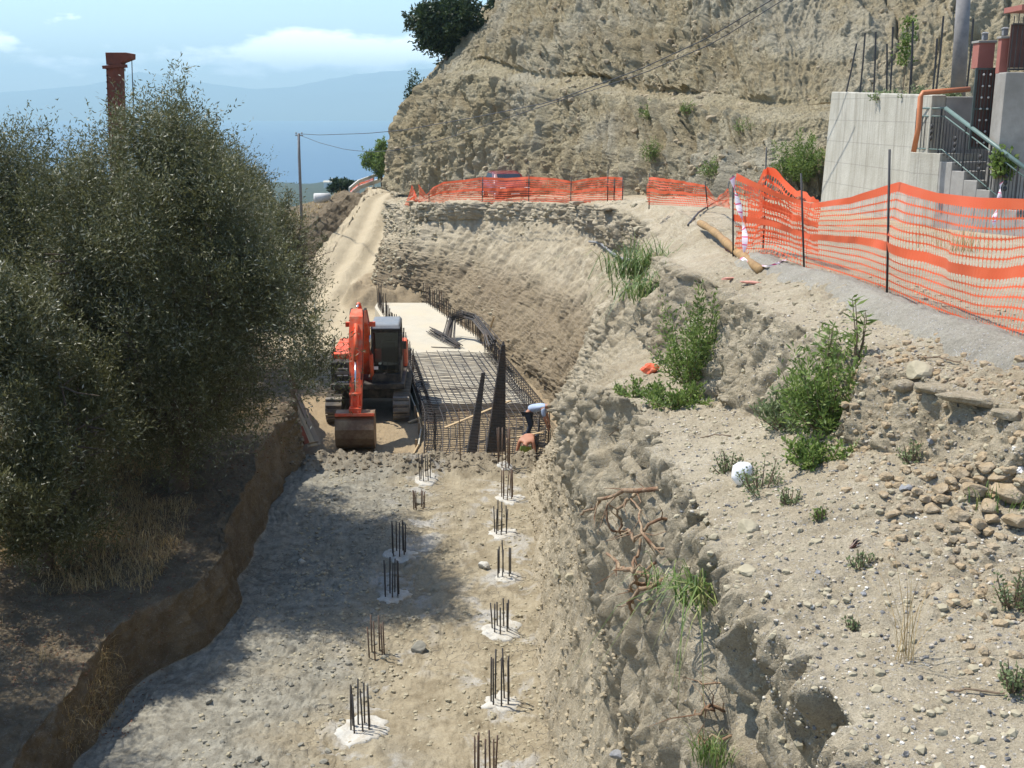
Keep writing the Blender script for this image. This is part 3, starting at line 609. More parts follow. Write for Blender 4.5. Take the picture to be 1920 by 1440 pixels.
def disp_cliff(P, N):
    N = N.copy()
    flip = (N[:, 1] > 0.0) & (np.abs(N[:, 2]) < 0.95); steep = 1 - np.clip(np.abs(N[:, 2]) ** 2, 0, 1)
    Q = UV['c'].copy(); Q[:, 0] += 0.8 * fbm(P, 0.35, 3, 83); st = 0.25 + 0.75 * steep
    d = 0.50 * fbm(P, 0.22, 3, 71) + 0.22 * fbm(P, (0.75, 0.75, 0.38), 4, 73, 0.55, True) * st
    d += steep * (0.85 * fbm(Q, (0.75, 0.10, 1), 4, 84, 0.6, True) + 0.42 * fbm(Q, (2.6, 0.4, 1), 3, 86, 0.6, True))
    am = np.clip(fbm(P, 0.25, 2, 79) * 2.2 + 0.8, 0.2, 1.6)
    d += st * am * (.22 * crag(P, np.array((.9, .9, .35)), 321) + .24 * crag(P, np.array((2.4, 2.4, .9)), 322)) + .12 * crag(P, np.array((5., 5., 3.5)), 323)
    d += 0.10 * fbm(P, 4.0, 4, 77, 0.65)
    d -= steep * .5 * np.exp(-(fbm(Q, (.8, .10, 1), 3, 324) / .05) ** 2)
    return P + N * d[:, None]
o, GC, NC = patch('cliff_hillside', G, disp_cliff, M['cliff'])

# gravel windrow strip under the near fence: a low heap laid on the road edge
ws = [(5.6,1.8),(4.7,3.4),(4.0,4.7),(3.25,6.0),(2.98,7.2),(2.98,8.6),(3.02,10.25),(2.95,12),(2.85,13.4)]
CW = []
for x, y in ws:
    zb = gz(x, y); CW.append([(x - .34, y, gz(x - .34, y) - .10), (x - .15, y, zb + .02), (x, y, zb + .09), (x + .22, y, zb + .04), (x + .55, y, gz(x + .55, y) - .10)])
G = loft(CW, [30, 30, 40, 60, 60, 60, 50, 30], [14, 14, 16, 18], 2)
patch('gravel_verge', G, lambda P, N: P + N * (0.035 * fbm(P, 4, 4, 91) + 0.012 * fbm(P, 26, 3, 92))[:, None], M['gravel'])

# distant land, sea, mountains
n = 220
rr = np.concatenate([np.linspace(30, 110, 40), np.geomspace(115, 2300, n - 40)]); th = np.linspace(R(20), R(165), 260)
RRg, TH = np.meshgrid(rr, th, indexing='ij'); X = RRg * np.cos(TH); Y = RRg * np.sin(TH)
Pxy = np.stack([X.ravel(), Y.ravel(), 0 * X.ravel()], 1)
Z = np.interp(rr, [0, 60, 100, 200, 500, 900, 1500, 1960, 2300], [-6, -9, -12, -28, -72, -104, -107.5, -109.5, -125])[:, None] + 0 * X
Z += (fbm(Pxy, 0.006, 4, 95).reshape(X.shape)) * np.interp(rr, [50, 200, 600, 1200, 2300], [1, 5, 7, 1.5, 1.5])[:, None]
Pd = np.stack([X, Y, Z], -1)
o = mesh_np('coastal_plain_ground', Pd.reshape(-1, 3), grid_faces(*X.shape)[:, ::-1], M['far'], smooth=True); tag(o, kind='structure')
mesh = MB(); mesh.add([(-26000, 1500, -110), (22000, 1500, -110), (22000, 24000, -110), (-26000, 24000, -110)], [(0, 1, 2, 3)])
tag(mesh.build('sea', M['sea']), kind='structure')
xs = np.linspace(-16000, 9000, 420); ys = np.linspace(12400, 17500, 70)
Xm, Ym = np.meshgrid(xs, ys, indexing='ij'); pxm = CX + Xm / Ym * FPX
prof = np.interp(pxm, [-700, 0, 100, 200, 285, 340, 420, 500, 560, 620, 700, 780, 900, 1200, 2400], [170, 172, 162, 150, 126, 140, 152, 158, 150, 136, 128, 124, 130, 120, 150])
Hm = (205 - prof) / FPX * 15500 + 115
u = (Ym - 12400) / 5100
P3 = np.stack([Xm.ravel(), Ym.ravel(), 0 * Xm.ravel()], 1)
env = np.clip(1 - np.abs(u - 0.62) / 0.62, 0, 1) ** 0.75
ridge = fbm(P3, 0.0007, 5, 99, 0.5, True).reshape(Xm.shape)
Zm = -114 + Hm * env * (0.80 + 0.26 * ridge * (1 - 0.5 * env) * 1.3)
o = mesh_np('far_mountains', np.stack([Xm, Ym, Zm], -1).reshape(-1, 3), grid_faces(*Xm.shape), M['mountain'], smooth=True); tag(o, kind='structure')
def haze_box():
    m = bpy.data.materials.new('haze_air'); m.use_nodes = True; nt = m.node_tree; nt.nodes.clear()
    out = nt.nodes.new('ShaderNodeOutputMaterial'); v = nt.nodes.new('ShaderNodeVolumePrincipled')
    v.inputs['Color'].default_value = (0.60, 0.88, 1.0, 1); v.inputs['Density'].default_value = 0.00016; v.inputs['Anisotropy'].default_value = 0.0
    nt.links.new(v.outputs[0], out.inputs['Volume'])
    b = MB(); b.box((-2000, 8900, 255), (44000, 18000, 760)); o = b.build('haze', m); tag(o, kind='stuff')
haze_box()
# ---------------------------------------------------------------- generators for leaves, stones, nets
def leaf_mesh(name, Pp, Dd, L, Wd, mat, parent=None, var=None, fold=True):
    """one diamond-shaped leaf per row of Pp, pointing along Dd"""
    n = len(Pp); Dd = Dd / (np.linalg.norm(Dd, axis=1, keepdims=True) + 1e-9)
    S = np.cross(Dd, RS.normal(size=(n, 3))); S /= np.linalg.norm(S, axis=1, keepdims=True) + 1e-9
    L = (L * (0.7 + 0.6 * RS.rand(n)))[:, None]; Wd = (Wd * (0.75 + 0.5 * RS.rand(n)))[:, None]
    V = np.stack([Pp, Pp + Dd * L * .45 + S * Wd / 2, Pp + Dd * L, Pp + Dd * L * .45 - S * Wd / 2], 1).reshape(-1, 3)
    F = np.arange(n * 4).reshape(n, 4)
    v = RS.rand(n) ** 1.3 if var is None else var
    return mesh_np(name, V, F, mat, parent, attrs={'var': ('FACE', v)})
def twigs(centers, radii, ntw, nleaf, tl, up=0.6, lf=1.0):
    """leaf positions on twigs that spread out of clump centres"""
    P, Dn = [], []
    for c, r in zip(centers, radii):
        d = RS.normal(size=(ntw, 3)); d[:, 2] += up; d /= np.linalg.norm(d, axis=1, keepdims=True)
        st = np.array(c) + RS.normal(size=(ntw, 3)) * r * 0.45
        t = np.linspace(0.1, 1, nleaf)[None, :, None]
        pts = st[:, None] + d[:, None] * (t * tl * (0.6 + 0.8 * RS.rand(ntw, 1, 1))) + RS.normal(size=(ntw, nleaf, 3)) * 0.02 * lf
        dd = d[:, None] * 0.8 + RS.normal(size=(ntw, nleaf, 3)) * 0.55
        P.append(pts.reshape(-1, 3)); Dn.append(dd.reshape(-1, 3))
    return np.concatenate(P), np.concatenate(Dn)
def olive(name_root, loc, H, Rx, seed, label, nclump=150, ntw=72, nleaf=11, low=0.22, group='olive trees left of the trench', L=0.085, Wd=0.022, mat='olive', bias=(0, 0), leaf_pow=0.75):
    rs = np.random.RandomState(seed); global RS; RS = rs; random.seed(seed)
    t = thing(name_root, loc, label, 'tree', group)
    tb = MB(); fork = Vector((0.15, 0, H * 0.13))
    tb.tube([(0, 0, -0.3), (0.03, 0, 0.1), tuple(fork * 0.6), tuple(fork)], [H * .034, H * .027, H * .022, H * .024], 9)
    lb = MB(); cents, rad = [], []
    nl = 9
    for i in range(nl):
        a = 2 * math.pi * (i + rs.rand() * .7) / nl; out = Rx * (0.35 + 0.4 * rs.rand())
        tip = Vector((math.cos(a) * out + bias[0] * .5, math.sin(a) * out + bias[1] * .5, H * (0.5 + 0.26 * rs.rand())))
        mid = fork.lerp(tip, 0.45) + Vector((math.cos(a), math.sin(a), 0)) * Rx * 0.16
        q = [fork, fork.lerp(mid, .5) + Vector(rs.normal(size=3) * .08), mid, mid.lerp(tip, .5) + Vector(rs.normal(size=3) * .12), tip]
        lb.tube(q, [H * .014, H * .011, H * .008, H * .005, H * .002], 6)
        for k in range(6):
            s0 = q[2].lerp(q[4], rs.rand() * .9); e = s0 + Vector(rs.normal(size=3) * Rx * .15) + Vector((math.cos(a), math.sin(a), .2)) * Rx * .16
            lb.tube([s0, s0.lerp(e, .5) + Vector(rs.normal(size=3) * .06), e], [H * .004, H * .0028, H * .001], 4)
    while len(cents) < nclump:
        d = rs.normal(size=3); d /= np.linalg.norm(d); rr_ = (0.45 + 0.55 * rs.rand() ** leaf_pow)
        p = d * rr_; z = (p[2] * 0.5 + 0.5); z = low + (1 - low) * z
        w = 1.0 - 0.60 * max(0, z - 0.55) / 0.45
        lump = 1 + 0.22 * math.sin(3.1 * math.atan2(p[1], p[0]) + seed) + 0.16 * math.sin(7 * z + seed + 2 * p[0])
        cents.append((p[0] * Rx * w * lump + bias[0] * z, p[1] * Rx * w * lump + bias[1] * z, z * H * (0.94 + .06 * lump))); rad.append(Rx * (0.10 + 0.11 * rs.rand()))
    # some long shoots that break the outline
    P_, D_ = twigs(cents, rad, ntw, nleaf, Rx * 0.24, 0.75)
    sc, sr_ = [], []
    for i in range(46):
        c = cents[rs.randint(len(cents))]; d = Vector((rs.normal() * .35, rs.normal() * .35, 1)).normalized()
        for k in range(7):
            sc.append(tuple(Vector(c) + d * (0.13 * k * Rx * .6))); sr_.append(0.07 * Rx * (1.1 - k * .11))
    P2, D2 = twigs(sc, sr_, 9, 8, Rx * .08, 1.0)
    P_ = np.concatenate([P_, P2]); D_ = np.concatenate([D_, D2])
    cl = np.clip(0.40 + 0.30 * fbm(P_, 1.1, 3, seed) + rs.normal(size=len(P_)) * 0.22, 0, 1)
    tk = tb.build('trunk', M['bark'], t); lb.build('limbs', M['bark'], tk)
    leaf_mesh('crown', P_, D_, L, Wd, M[mat], t, var=cl)
    return t
def bush(name, loc, size, n, L, Wd, mat, label, cat='bush', group=None, up=.5, ncl=14, stems=True, seed=1, clf=.3):
    rs = np.random.RandomState(seed); global RS; RS = rs
    t = thing(name, loc, label, cat, group); ns_ = max(9, int(ncl * 2.4)); per = max(5, int(n * .42 / ns_)); P_, D_ = [], []; m = MB()
    for i in range(ns_):
        a = rs.rand() * 6.283; k = rs.rand() ** .6; h = size[2] * (.35 + .75 * rs.rand()) * (1.15 - .55 * k)
        b0 = np.array([math.cos(a) * size[0] * .16 * k, math.sin(a) * size[1] * .16 * k, -.03]); tip = np.array([math.cos(a) * size[0] * .52 * k, math.sin(a) * size[1] * .52 * k, h])
        tip[:2] += rs.normal(size=2) * min(size) * .06; mid = (b0 + tip) / 2 + np.array([math.cos(a), math.sin(a), -.2]) * size[0] * .08 * k
        tt = .15 + .85 * rs.rand(per); c = ((1 - tt) ** 2)[:, None] * b0 + (2 * tt * (1 - tt))[:, None] * mid + (tt ** 2)[:, None] * tip
        off = rs.normal(size=(per, 3)) * min(size) * .075 * (1.2 - .8 * tt)[:, None]; P_.append(c + off); D_.append(off / (min(size) * .075) + rs.normal(size=(per, 3)) * .4 + np.array([0, 0, up]))
        if stems and i < 26: m.tube([b0, b0 * .25 + mid * .5 + tip * .25, tip], [.006, .004, .0015], 4)
    P_ = np.concatenate(P_); D_ = np.concatenate(D_); P_[:, 2] = np.maximum(P_[:, 2], -0.02)
    leaf_mesh('foliage', P_, D_, L * .85, Wd, M[mat], t, var=np.clip(.42 + .35 * fbm(P_, 2.5 / max(size[2], .15), 2, seed) + rs.normal(size=len(P_)) * .25, 0, 1))
    if stems: m.build('stems', M['branch'], t)
    return t
def blades(name, bases, hts, wid, mat, lean=.5, parent=None, droop=.5, seed=2, dirs=None):
    rs = np.random.RandomState(seed); n = len(bases); B0 = np.asarray(bases, float); a = rs.rand(n) * 6.283
    dr = np.stack([np.cos(a), np.sin(a), 0 * a], 1)
    if dirs is not None: dr = dirs
    h = np.asarray(hts)[:, None]; l = (lean * (0.3 + rs.rand(n)))[:, None]
    s = np.cross(dr, [0, 0, 1.0]); s /= np.linalg.norm(s, axis=1, keepdims=True) + 1e-9; vs = []
    for k, (tt, ww) in enumerate(((0, 1), (.35, .9), (.7, .6), (1, .08))):
        c = B0 + dr * h * l * tt ** 1.6 + np.array([0, 0, 1.0]) * h * (tt - droop * tt ** 3 * l)
        vs += [c - s * wid * ww / 2, c + s * wid * ww / 2]
    V = np.stack(vs, 1).reshape(-1, 3); i = np.arange(n)[:, None] * 8
    F = np.concatenate([i + np.array([[0, 1, 3, 2]]), i + np.array([[2, 3, 5, 4]]), i + np.array([[4, 5, 7, 6]])], 0)
    v = np.tile(rs.rand(n), 3)
    return mesh_np(name, V, F, mat, parent, attrs={'var': ('FACE', v)})
def stone_template(seed, sub=2, flat=.75, chunk=.35):
    import bmesh
    bm = bmesh.new(); bmesh.ops.create_icosphere(bm, subdivisions=sub, radius=1.0)
    V = np.array([v.co[:] for v in bm.verts]); F = np.array([[v.index for v in f.verts] for f in bm.faces]); bm.free()
    rs = np.random.RandomState(seed)
    for _ in range(7):   # planar chops make facets
        d = rs.normal(size=3); d /= np.linalg.norm(d); h = .50 + .30 * rs.rand(); k = V @ d; V = V - np.clip(k - h, 0, None)[:, None] * d * .9
    V = V * (1 + chunk * .5 * fbm(V + seed * 3, 1.3, 3, seed))[:, None] * np.array([1, .8 + .2 * rs.rand(), flat])
    return V, F
TPL = [stone_template(200 + i, 1) for i in range(4)]; TPL2 = [stone_template(300 + i, 3, .75, .45) for i in range(6)]
def scatter(name, P, sizes, mat, sink=.25, seed=5, tpls=None, flat=1.0):
    rs = np.random.RandomState(seed); tp = tpls or TPL; Vs, Fs, b = [], [], 0
    n = len(P); which = rs.randint(len(tp), size=n)
    for k, (V, F) in enumerate(tp):
        idx = np.where(which == k)[0]
        if not len(idx): continue
        q = rs.rand(len(idx)) * 6.283; c, s = np.cos(q), np.sin(q); tl = rs.normal(size=(len(idx),)) * .35
        Rz = np.zeros((len(idx), 3, 3)); Rz[:, 0, 0] = c; Rz[:, 0, 1] = -s; Rz[:, 1, 0] = s; Rz[:, 1, 1] = c; Rz[:, 2, 2] = 1
        Rx_ = np.zeros((len(idx), 3, 3)); Rx_[:, 0, 0] = 1; Rx_[:, 1, 1] = np.cos(tl); Rx_[:, 1, 2] = -np.sin(tl); Rx_[:, 2, 1] = np.sin(tl); Rx_[:, 2, 2] = np.cos(tl)
        W_ = np.einsum('nij,nkj,mk->nmi', Rz, Rx_.transpose(0, 1, 2), V) if False else np.einsum('nij,njk,mk->nmi', Rz, Rx_, V)
        W_ = W_ * np.asarray(sizes)[idx][:, None, None]; W_[..., 2] *= flat
        W_ = W_ + P[idx][:, None]; W_[..., 2] += (np.asarray(sizes)[idx] * (.6 - sink * 2) * .5)[:, None]
        Vs.append(W_.reshape(-1, 3)); Fs.append((F[None] + (np.arange(len(idx)) * len(V))[:, None, None] + b).reshape(-1, 3)); b += len(idx) * len(V)
    return mesh_np(name, np.concatenate(Vs), np.concatenate(Fs), mat)
def sample(G, n, mask, seed=3):
    rs = np.random.RandomState(seed); A_ = G[:-1, :-1]; e1 = G[1:, :-1] - A_; e2 = G[:-1, 1:] - A_
    w = np.linalg.norm(np.cross(e1, e2), axis=2); w = w * mask(A_); w = w.ravel(); c = np.cumsum(w); k = np.searchsorted(c, rs.rand(n) * c[-1]); k = np.minimum(k, len(w) - 1)
    i, j = np.unravel_index(k, A_.shape[:2]); return A_[i, j] + e1[i, j] * rs.rand(n, 1) + e2[i, j] * rs.rand(n, 1)

# ---------------------------------------------------------------- trees
olive('olive_tree', (-6.7, 21.3, gz(-6.7, 21.3)), 7.55, 2.75, 3, 'big olive tree with forked trunk on the bank above the trench, highest of all', 300, 74, 11, .05, bias=(.1, 0))
olive('olive_tree', (-10.4, 22.5, gz(-10.4, 22.5)), 6.6, 3.1, 8, 'broad olive tree left of the big one, the rusty mast rising behind it', 260, 72, 11, .02)
olive('olive_tree', (-7.9, 17.6, gz(-7.9, 17.6)), 4.9, 1.7, 12, 'small olive tree with thin trunk nearest the camera at the left edge', 130, 66, 10, .03, bias=(-.25, 0))
olive('olive_tree', (-8.9, 31.0, gz(-8.9, 31.0)), 7.1, 2.6, 17, 'olive tree behind the big forked one, level with the parked excavator', 150, 62, 11, .06)
olive('olive_tree', (-9.9, 41.0, gz(-9.9, 41.0)), 7.0, 3.1, 23, 'olive tree farther up beside the foot of the dirt ramp', 120, 60, 10, .05, L=.10, Wd=.03)
olive('olive_tree', (-8.9, 25.0, gz(-8.9, 25.0)), 5.6, 2.6, 47, 'lower olive tree filling the gap behind the big forked one', 150, 66, 10, .0, bias=(.1, 0))
olive('olive_tree', (-14.4, 50, gz(-14.4, 50)), 5.6, 2.4, 29, 'olive tree on the embankment beside the upper ramp', 90, 50, 10, .05, L=.12, Wd=.036)
olive('olive_tree', (-15.5, 30, gz(-15.5, 30)), 6.3, 3.0, 31, 'olive tree in the back row at the left edge, half hidden by nearer ones', 130, 55, 10, .06, L=.10, Wd=.03)
olive('olive_tree', (-9.9, 14.0, gz(-9.9, 14.0)), 6.6, 2.5, 37, 'olive tree at the near left border shading the bank', 90, 60, 10, .25)
def simple_tree(px, py, D, h, rx, label, mat, seed, name='tree', n=60, L=.2, Wd=.09, base=None):
    p = Vector(at(px, py, D)) if base is None else base
    global RS; RS = np.random.RandomState(seed); rs = RS; t = thing(name, p, label, 'tree')
    b = MB(); b.tube([(0, 0, -.8), (0, 0, h * .3), (.1, 0, h * .6)], [h * .03, h * .022, h * .012], 7)
    tk = b.build('trunk', M['bark'], t); lb = MB()
    for i in range(7):
        a = i * .9; lb.tube([(0, 0, h * .25), (math.cos(a) * rx * .4, math.sin(a) * rx * .4, h * .55), (math.cos(a) * rx * .7, math.sin(a) * rx * .7, h * .75)], [h * .012, h * .008, h * .003], 5)
    lb.build('limbs', M['bark'], tk)
    c = rs.normal(size=(n, 3)); c /= np.linalg.norm(c, axis=1, keepdims=True); c *= (.4 + .6 * rs.rand(n, 1)); lump = 1 + .25 * np.sin(3 * np.arctan2(c[:, 1], c[:, 0]) + seed)
    c = c * lump[:, None] * np.array([rx, rx, h * .40]); c[:, 2] += h * .58
    P_, D_ = twigs(c, [rx * .22] * n, 26, 8, rx * .25, .4)
    leaf_mesh('crown', P_, D_, L, Wd, M[mat], t, var=np.clip(.4 + .35 * fbm(P_, .9, 2, seed) + rs.normal(size=len(P_)) * .2, 0, 1)); return t
simple_tree(838, 118, 69, 3.5, 1.9, 'dark round tree on the top edge of the cliff against the sky', 'darkgreen', 41, n=150, L=.24, Wd=.11)
simple_tree(716, 342, 92, 2.9, 1.25, 'small leafy tree at the bend of the road beside the guardrail', 'green', 43)
p = at(938, 20, 72); simple_tree(945, 30, 74, 2.2, 1.0, 'dark shrubby tree at the upper brow of the cliff beside the picture top', 'darkgreen', 45, n=30)
b_ = at(779, 205, 68); bush('shrub', b_, (1.3, 1.3, 2.2), 5200, .16, .07, 'darkgreen', 'dark shrub clinging to the cliff corner under the round tree', seed=5, stems=True)
b_ = at(768, 262, 66); bush('shrub', b_, (.9, .9, 1.1), 1800, .14, .06, 'darkgreen', 'dark tuft hanging low on the cliff corner above the road', seed=6, stems=True)
for (px, py, sx, sz, lab, mt, nn) in ((1490, 335, 1.7, 1.35, 'bright green feathery bush at the cliff foot left of the concrete wall', 'green', 16000), (1220, 300, .7, .9, 'small green weed patch low on the cliff above the far orange net', 'green', 1500),
        (1215, 222, .8, .7, 'green tuft on the cliff ledge at mid height', 'green', 1300), (1290, 212, .6, .5, 'tiny green tuft farther right on the cliff ledge', 'green', 700), (1340, 330, 1.2, .6, 'low green weeds at the cliff foot behind the orange net', 'green', 1800), (1395, 250, .8, .5, 'faint green weeds on the cliff below the ledge', 'green', 700)):
    q, nrm = hit(px, py); bush('cliff_bush', q, (sx, sx, sz), nn, .11, .03, mt, lab, seed=px)
q, nrm = hit(1305, 715); bush('leafy_bush', q, (.80, .70, .95), 15000, .05, .016, 'green', 'dense leafy green bush growing on the terrace below the upper bank', seed=51, ncl=26)
q, nrm = hit(1265, 760); bush('leafy_bush', q, (.8, .6, .25), 4600, .05, .02, 'green', 'low spreading green weeds at the foot of the dense leafy bush', seed=52)
q, nrm = hit(1190, 745); bush('leafy_bush', q, (.5, .4, .22), 1700, .05, .02, 'green', 'low bright weed patch at the trench edge near the orange debris', seed=53)
q, nrm = hit(1560, 800); bush('leafy_bush', q, (.80, .60, .66), 11000, .06, .014, 'green', 'tall willowy green bush against the upper bank in the middle of the terrace', seed=54, ncl=26)
q, nrm = hit(1480, 800); bush('leafy_bush', q, (.55, .45, .30), 4000, .05, .016, 'greygreen', 'small bush left of the willowy one on the terrace', seed=55)
q, nrm = hit(1530, 868); bush('leafy_bush', q, (.55, .4, .18), 3600, .05, .016, 'green', 'low leafy clump in front of the willowy bush', seed=56)
for i, (px, py, s, lab) in enumerate(((1425, 920, .34, 'grey green weed round the white bag'), (1365, 885, .22, 'pale weed left of the white bag'), (1480, 945, .16, 'tiny weed at the right of the white bag'), (1710, 862, .20, 'grey green weed in the shaded gravel of the upper right terrace'), (1540, 970, .10, 'bright seedling on the bare terrace'), (1612, 1062, .13, 'small dry weed on the bare terrace beside the dead leaf'), (1905, 1290, .2, 'dark green weed at the right border'), (1900, 1130, .22, 'sparse brown weed at the right border'), (1600, 1180, .08, 'tiny sprig among the pebbles'))):
    q, nrm = hit(px, py); bush('weed', q, (s, s, s * .7), int(900 * s / .2), .022, .012, 'greygreen' if i != 4 else 'green', lab, 'weed', 'weeds scattered over the terrace', seed=60 + i, ncl=8)
def sprigs(px, py, h, n, label, seed):
    q, nrm = hit(px, py); rs = np.random.RandomState(seed); global RS; RS = rs
    t = thing('willow_sapling', q, label, 'sapling'); st = MB(); Pl, Dl = [], []
    for i in range(n):
        top = Vector((rs.normal() * .12, rs.normal() * .08, h * (.7 + .3 * rs.rand()))); st.tube([(0, 0, -.05), tuple(top * .5 + Vector((.02, 0, 0))), tuple(top)], [.007, .005, .002], 5)
        for k in range(26):
            tt = .25 + .75 * rs.rand(); Pl.append(tuple(top * tt)); Dl.append((rs.normal(), rs.normal(), .35))
    st.build('stem', M['branch'], t); leaf_mesh('foliage', np.array(Pl), np.array(Dl), .085, .016, M['green'], t)
sprigs(1600, 700, .55, 4, 'thin willow shoots rising above the willowy bush with narrow leaves', 71)
sprigs(1540, 705, .42, 4, 'shorter willow shoots on the bank left of the tall ones', 72)
def clump(px, py, n, h, wid, label, seed, lean=.9, mat='blade', droop=.9, base=.08, name='grass_clump', loc=None):
    q = hit(px, py)[0] if loc is None else loc; rs = np.random.RandomState(seed)
    if py > 1000 and px < 1400: q = q + Vector((-.10, -.08, .05))
    t = thing(name, q, label, 'grass clump'); bs = rs.normal(size=(n, 3)) * [base, base, .02]
    blades('blades', bs, h * (.5 + .5 * rs.rand(n)), wid, M[mat], lean, t, droop, seed); return t
clump(1200, 520, 260, 1.0, .018, 'tall reed like grass clump hanging over the bank edge by the black hose', 81, .9, base=.22)
clump(1215, 560, 140, .8, .016, 'smaller reed clump just below the tall one on the bank', 82, 1.1, base=.2)
clump(1330, 1135, 60, .50, .010, 'long bladed green grass tuft hanging down the trench wall', 83, 1.3, droop=1.3, base=.05)
clump(1285, 1100, 30, .34, .008, 'thin grass tuft left of the long bladed one on the trench wall', 84, 1.1, droop=1.2)
clump(1365, 1425, 120, .18, .006, 'bright green grass tuft on the trench wall at the bottom edge', 85, .6, droop=.6, base=.05)
clump(1875, 950, 60, .16, .006, 'green grass blades sprouting between the tan stones', 86, .6)
clump(1695, 1240, 22, .55, .0035, 'tall sparse dry grass stalks on the pebbly terrace', 87, .7, 'dry', .2, .02)
clump(1800, 470, 90, .5, .010, 'dry green grass behind the orange net on the road verge', 88, .5, 'dry', .5, .25)
clump(790, 700, 1, .02, .01, 'x', 89) if False else None

# dry grass, stuff
rs = np.random.RandomState(90)
bs = sample(GL, 34000, lambda A_: ((A_[..., 0] < -5.9) & (A_[..., 0] > -12) & (A_[..., 1] > 12) & (A_[..., 1] < 27)) * np.clip(fbm(A_.reshape(-1, 3), .6, 3, 93).reshape(A_.shape[:2]) * 4 + .3 - .7 * (A_[..., 0] > -6.6), 0, 1), 91)
o = blades('dry_grass', bs, .06 + .30 * rs.rand(len(bs)) ** 2, .008, M['dry'], .9, droop=.7, seed=92); tag(o, kind='stuff')
bs = sample(GL, 5200, lambda A_: ((A_[..., 0] < -5.5) & (A_[..., 0] > -9) & (A_[..., 1] > 14) & (A_[..., 1] < 28)).astype(float), 94)
RS = np.random.RandomState(5); o = leaf_mesh('leaf_litter', bs + [0, 0, .01], RS.normal(size=(len(bs), 3)) * [1, 1, .3], .05, .02, M['brownleaf']); tag(o, kind='stuff')
bs = sample(GL, 3500, lambda A_: ((A_[..., 0] < -11.6) & (A_[..., 0] > -14) & (A_[..., 1] > 44) & (A_[..., 1] < 80)).astype(float), 95)
o = blades('roadside_weeds', bs, .1 + .3 * rs.rand(len(bs)), .02, M['dry'], .7, droop=.5, seed=96); tag(o, kind='stuff')

# loose clods, pebbles, gravel: stuff
def lg(n, lo, hi, seed, p=2.6): return lo + (hi - lo) * np.random.RandomState(seed).rand(n) ** p
P_ = sample(GL, 12000, lambda A_: ((A_[..., 0] > -4.6) & (A_[..., 1] > 9) & (A_[..., 1] < 27.5)) * np.clip(fbm(A_.reshape(-1, 3), .9, 3, 101).reshape(A_.shape[:2]) + .25 + .3 * (A_[..., 0] > -.3), 0.03, 1), 102)
tag(scatter('loose_clods', P_, lg(len(P_), .006, .055, 103, 7), M['clod'], .2, 104), kind='stuff')
P_ = sample(GL, 1800, lambda A_: ((A_[..., 0] > -4.7) & (A_[..., 0] < -2) & (A_[..., 1] > 9) & (A_[..., 1] < 27)).astype(float), 105)
tag(scatter('grey_mud_clods', P_, lg(len(P_), .008, .08, 106, 6), M['greyclod'], .2, 107), kind='stuff')
P_ = sample(GL, 3000, lambda A_: ((A_[..., 0] > -6) & (A_[..., 0] < .8) & (abs(A_[..., 1] - 26.9) < .8)).astype(float), 108)
tag(scatter('berm_clods', P_, lg(len(P_), .010, .085, 109, 5), simple('berm_clod', (.21, .175, .125), .95, var=.4, scale=5, spec=.1), .3, 110), kind='stuff')
P_ = sample(GR, 30000, lambda A_: ((A_[..., 0] > 1.15) & (A_[..., 0] < 4.5) & (A_[..., 2] > 5.9) & (A_[..., 1] > 2.5) & (A_[..., 1] < 9.5)) / np.maximum(A_[..., 1], 2) ** 1.5, 111)
tag(scatter('pebbles', P_, lg(len(P_), .0022, .017, 112, 4.5), M['pebble'], .15, 113), kind='stuff')
P_ = sample(GR, 14000, lambda A_: ((A_[..., 0] > 1.1) & (A_[..., 0] < 4.5) & (A_[..., 2] > 5.6) & (A_[..., 1] > 2.5) & (A_[..., 1] < 13)) / np.maximum(A_[..., 1], 2) ** 1.2, 114)
tag(scatter('soil_crumbs', P_, lg(len(P_), .003, .034, 115, 5.5), M['clod'], .15, 116), kind='stuff')
P_ = sample(GR, 9000, lambda A_: ((A_[..., 0] < 1.2) & (A_[..., 2] < 4.2) & (A_[..., 1] > 7) & (A_[..., 1] < 27)).astype(float), 117)
tag(scatter('slope_crumbs', P_, lg(len(P_), .008, .06, 118, 5.5), simple('slope_clod', (0.33, 0.275, 0.185), .95, var=.35, scale=5, spec=.1), .2, 119), kind='stuff')
P_ = sample(GR, 9000, lambda A_: ((A_[..., 2] < A_[..., 1] * 0 + 5.9) & (A_[..., 2] > -.9) & (A_[..., 1] > 29) & (A_[..., 1] < 60)) * np.clip(fbm(A_.reshape(-1, 3), .35, 3, 120).reshape(A_.shape[:2]) + .1 + 1.2 * (A_[..., 1] > 52), 0.02, 2), 121)
tag(scatter('scree', P_, lg(len(P_), .02, .20, 122, 6), M['clod'], .45, 123), kind='stuff')
P_ = sample(GC, 5000, lambda A_: (A_[..., 1] < 75) * np.clip(fbm(A_.reshape(-1, 3), .3, 3, 124).reshape(A_.shape[:2]) + .1, 0.05, 1), 125)
tag(scatter('cliff_rubble', P_, lg(len(P_), .03, .22, 126, 6), simple('cliff_clod', (.33, .27, .18), .95, spec=.1), .35, 127), kind='stuff')
P_ = sample(GR, 3000, lambda A_: ((A_[..., 0] > 1.9) & (A_[..., 0] < 4.2) & (A_[..., 2] > 6.2) & (A_[..., 1] > 4.2) & (A_[..., 1] < 7.4)).astype(float), 128)
tag(scatter('rubble_gravel', P_, lg(len(P_), .008, .045, 129, 3), M['stone'], .25, 130), kind='stuff')

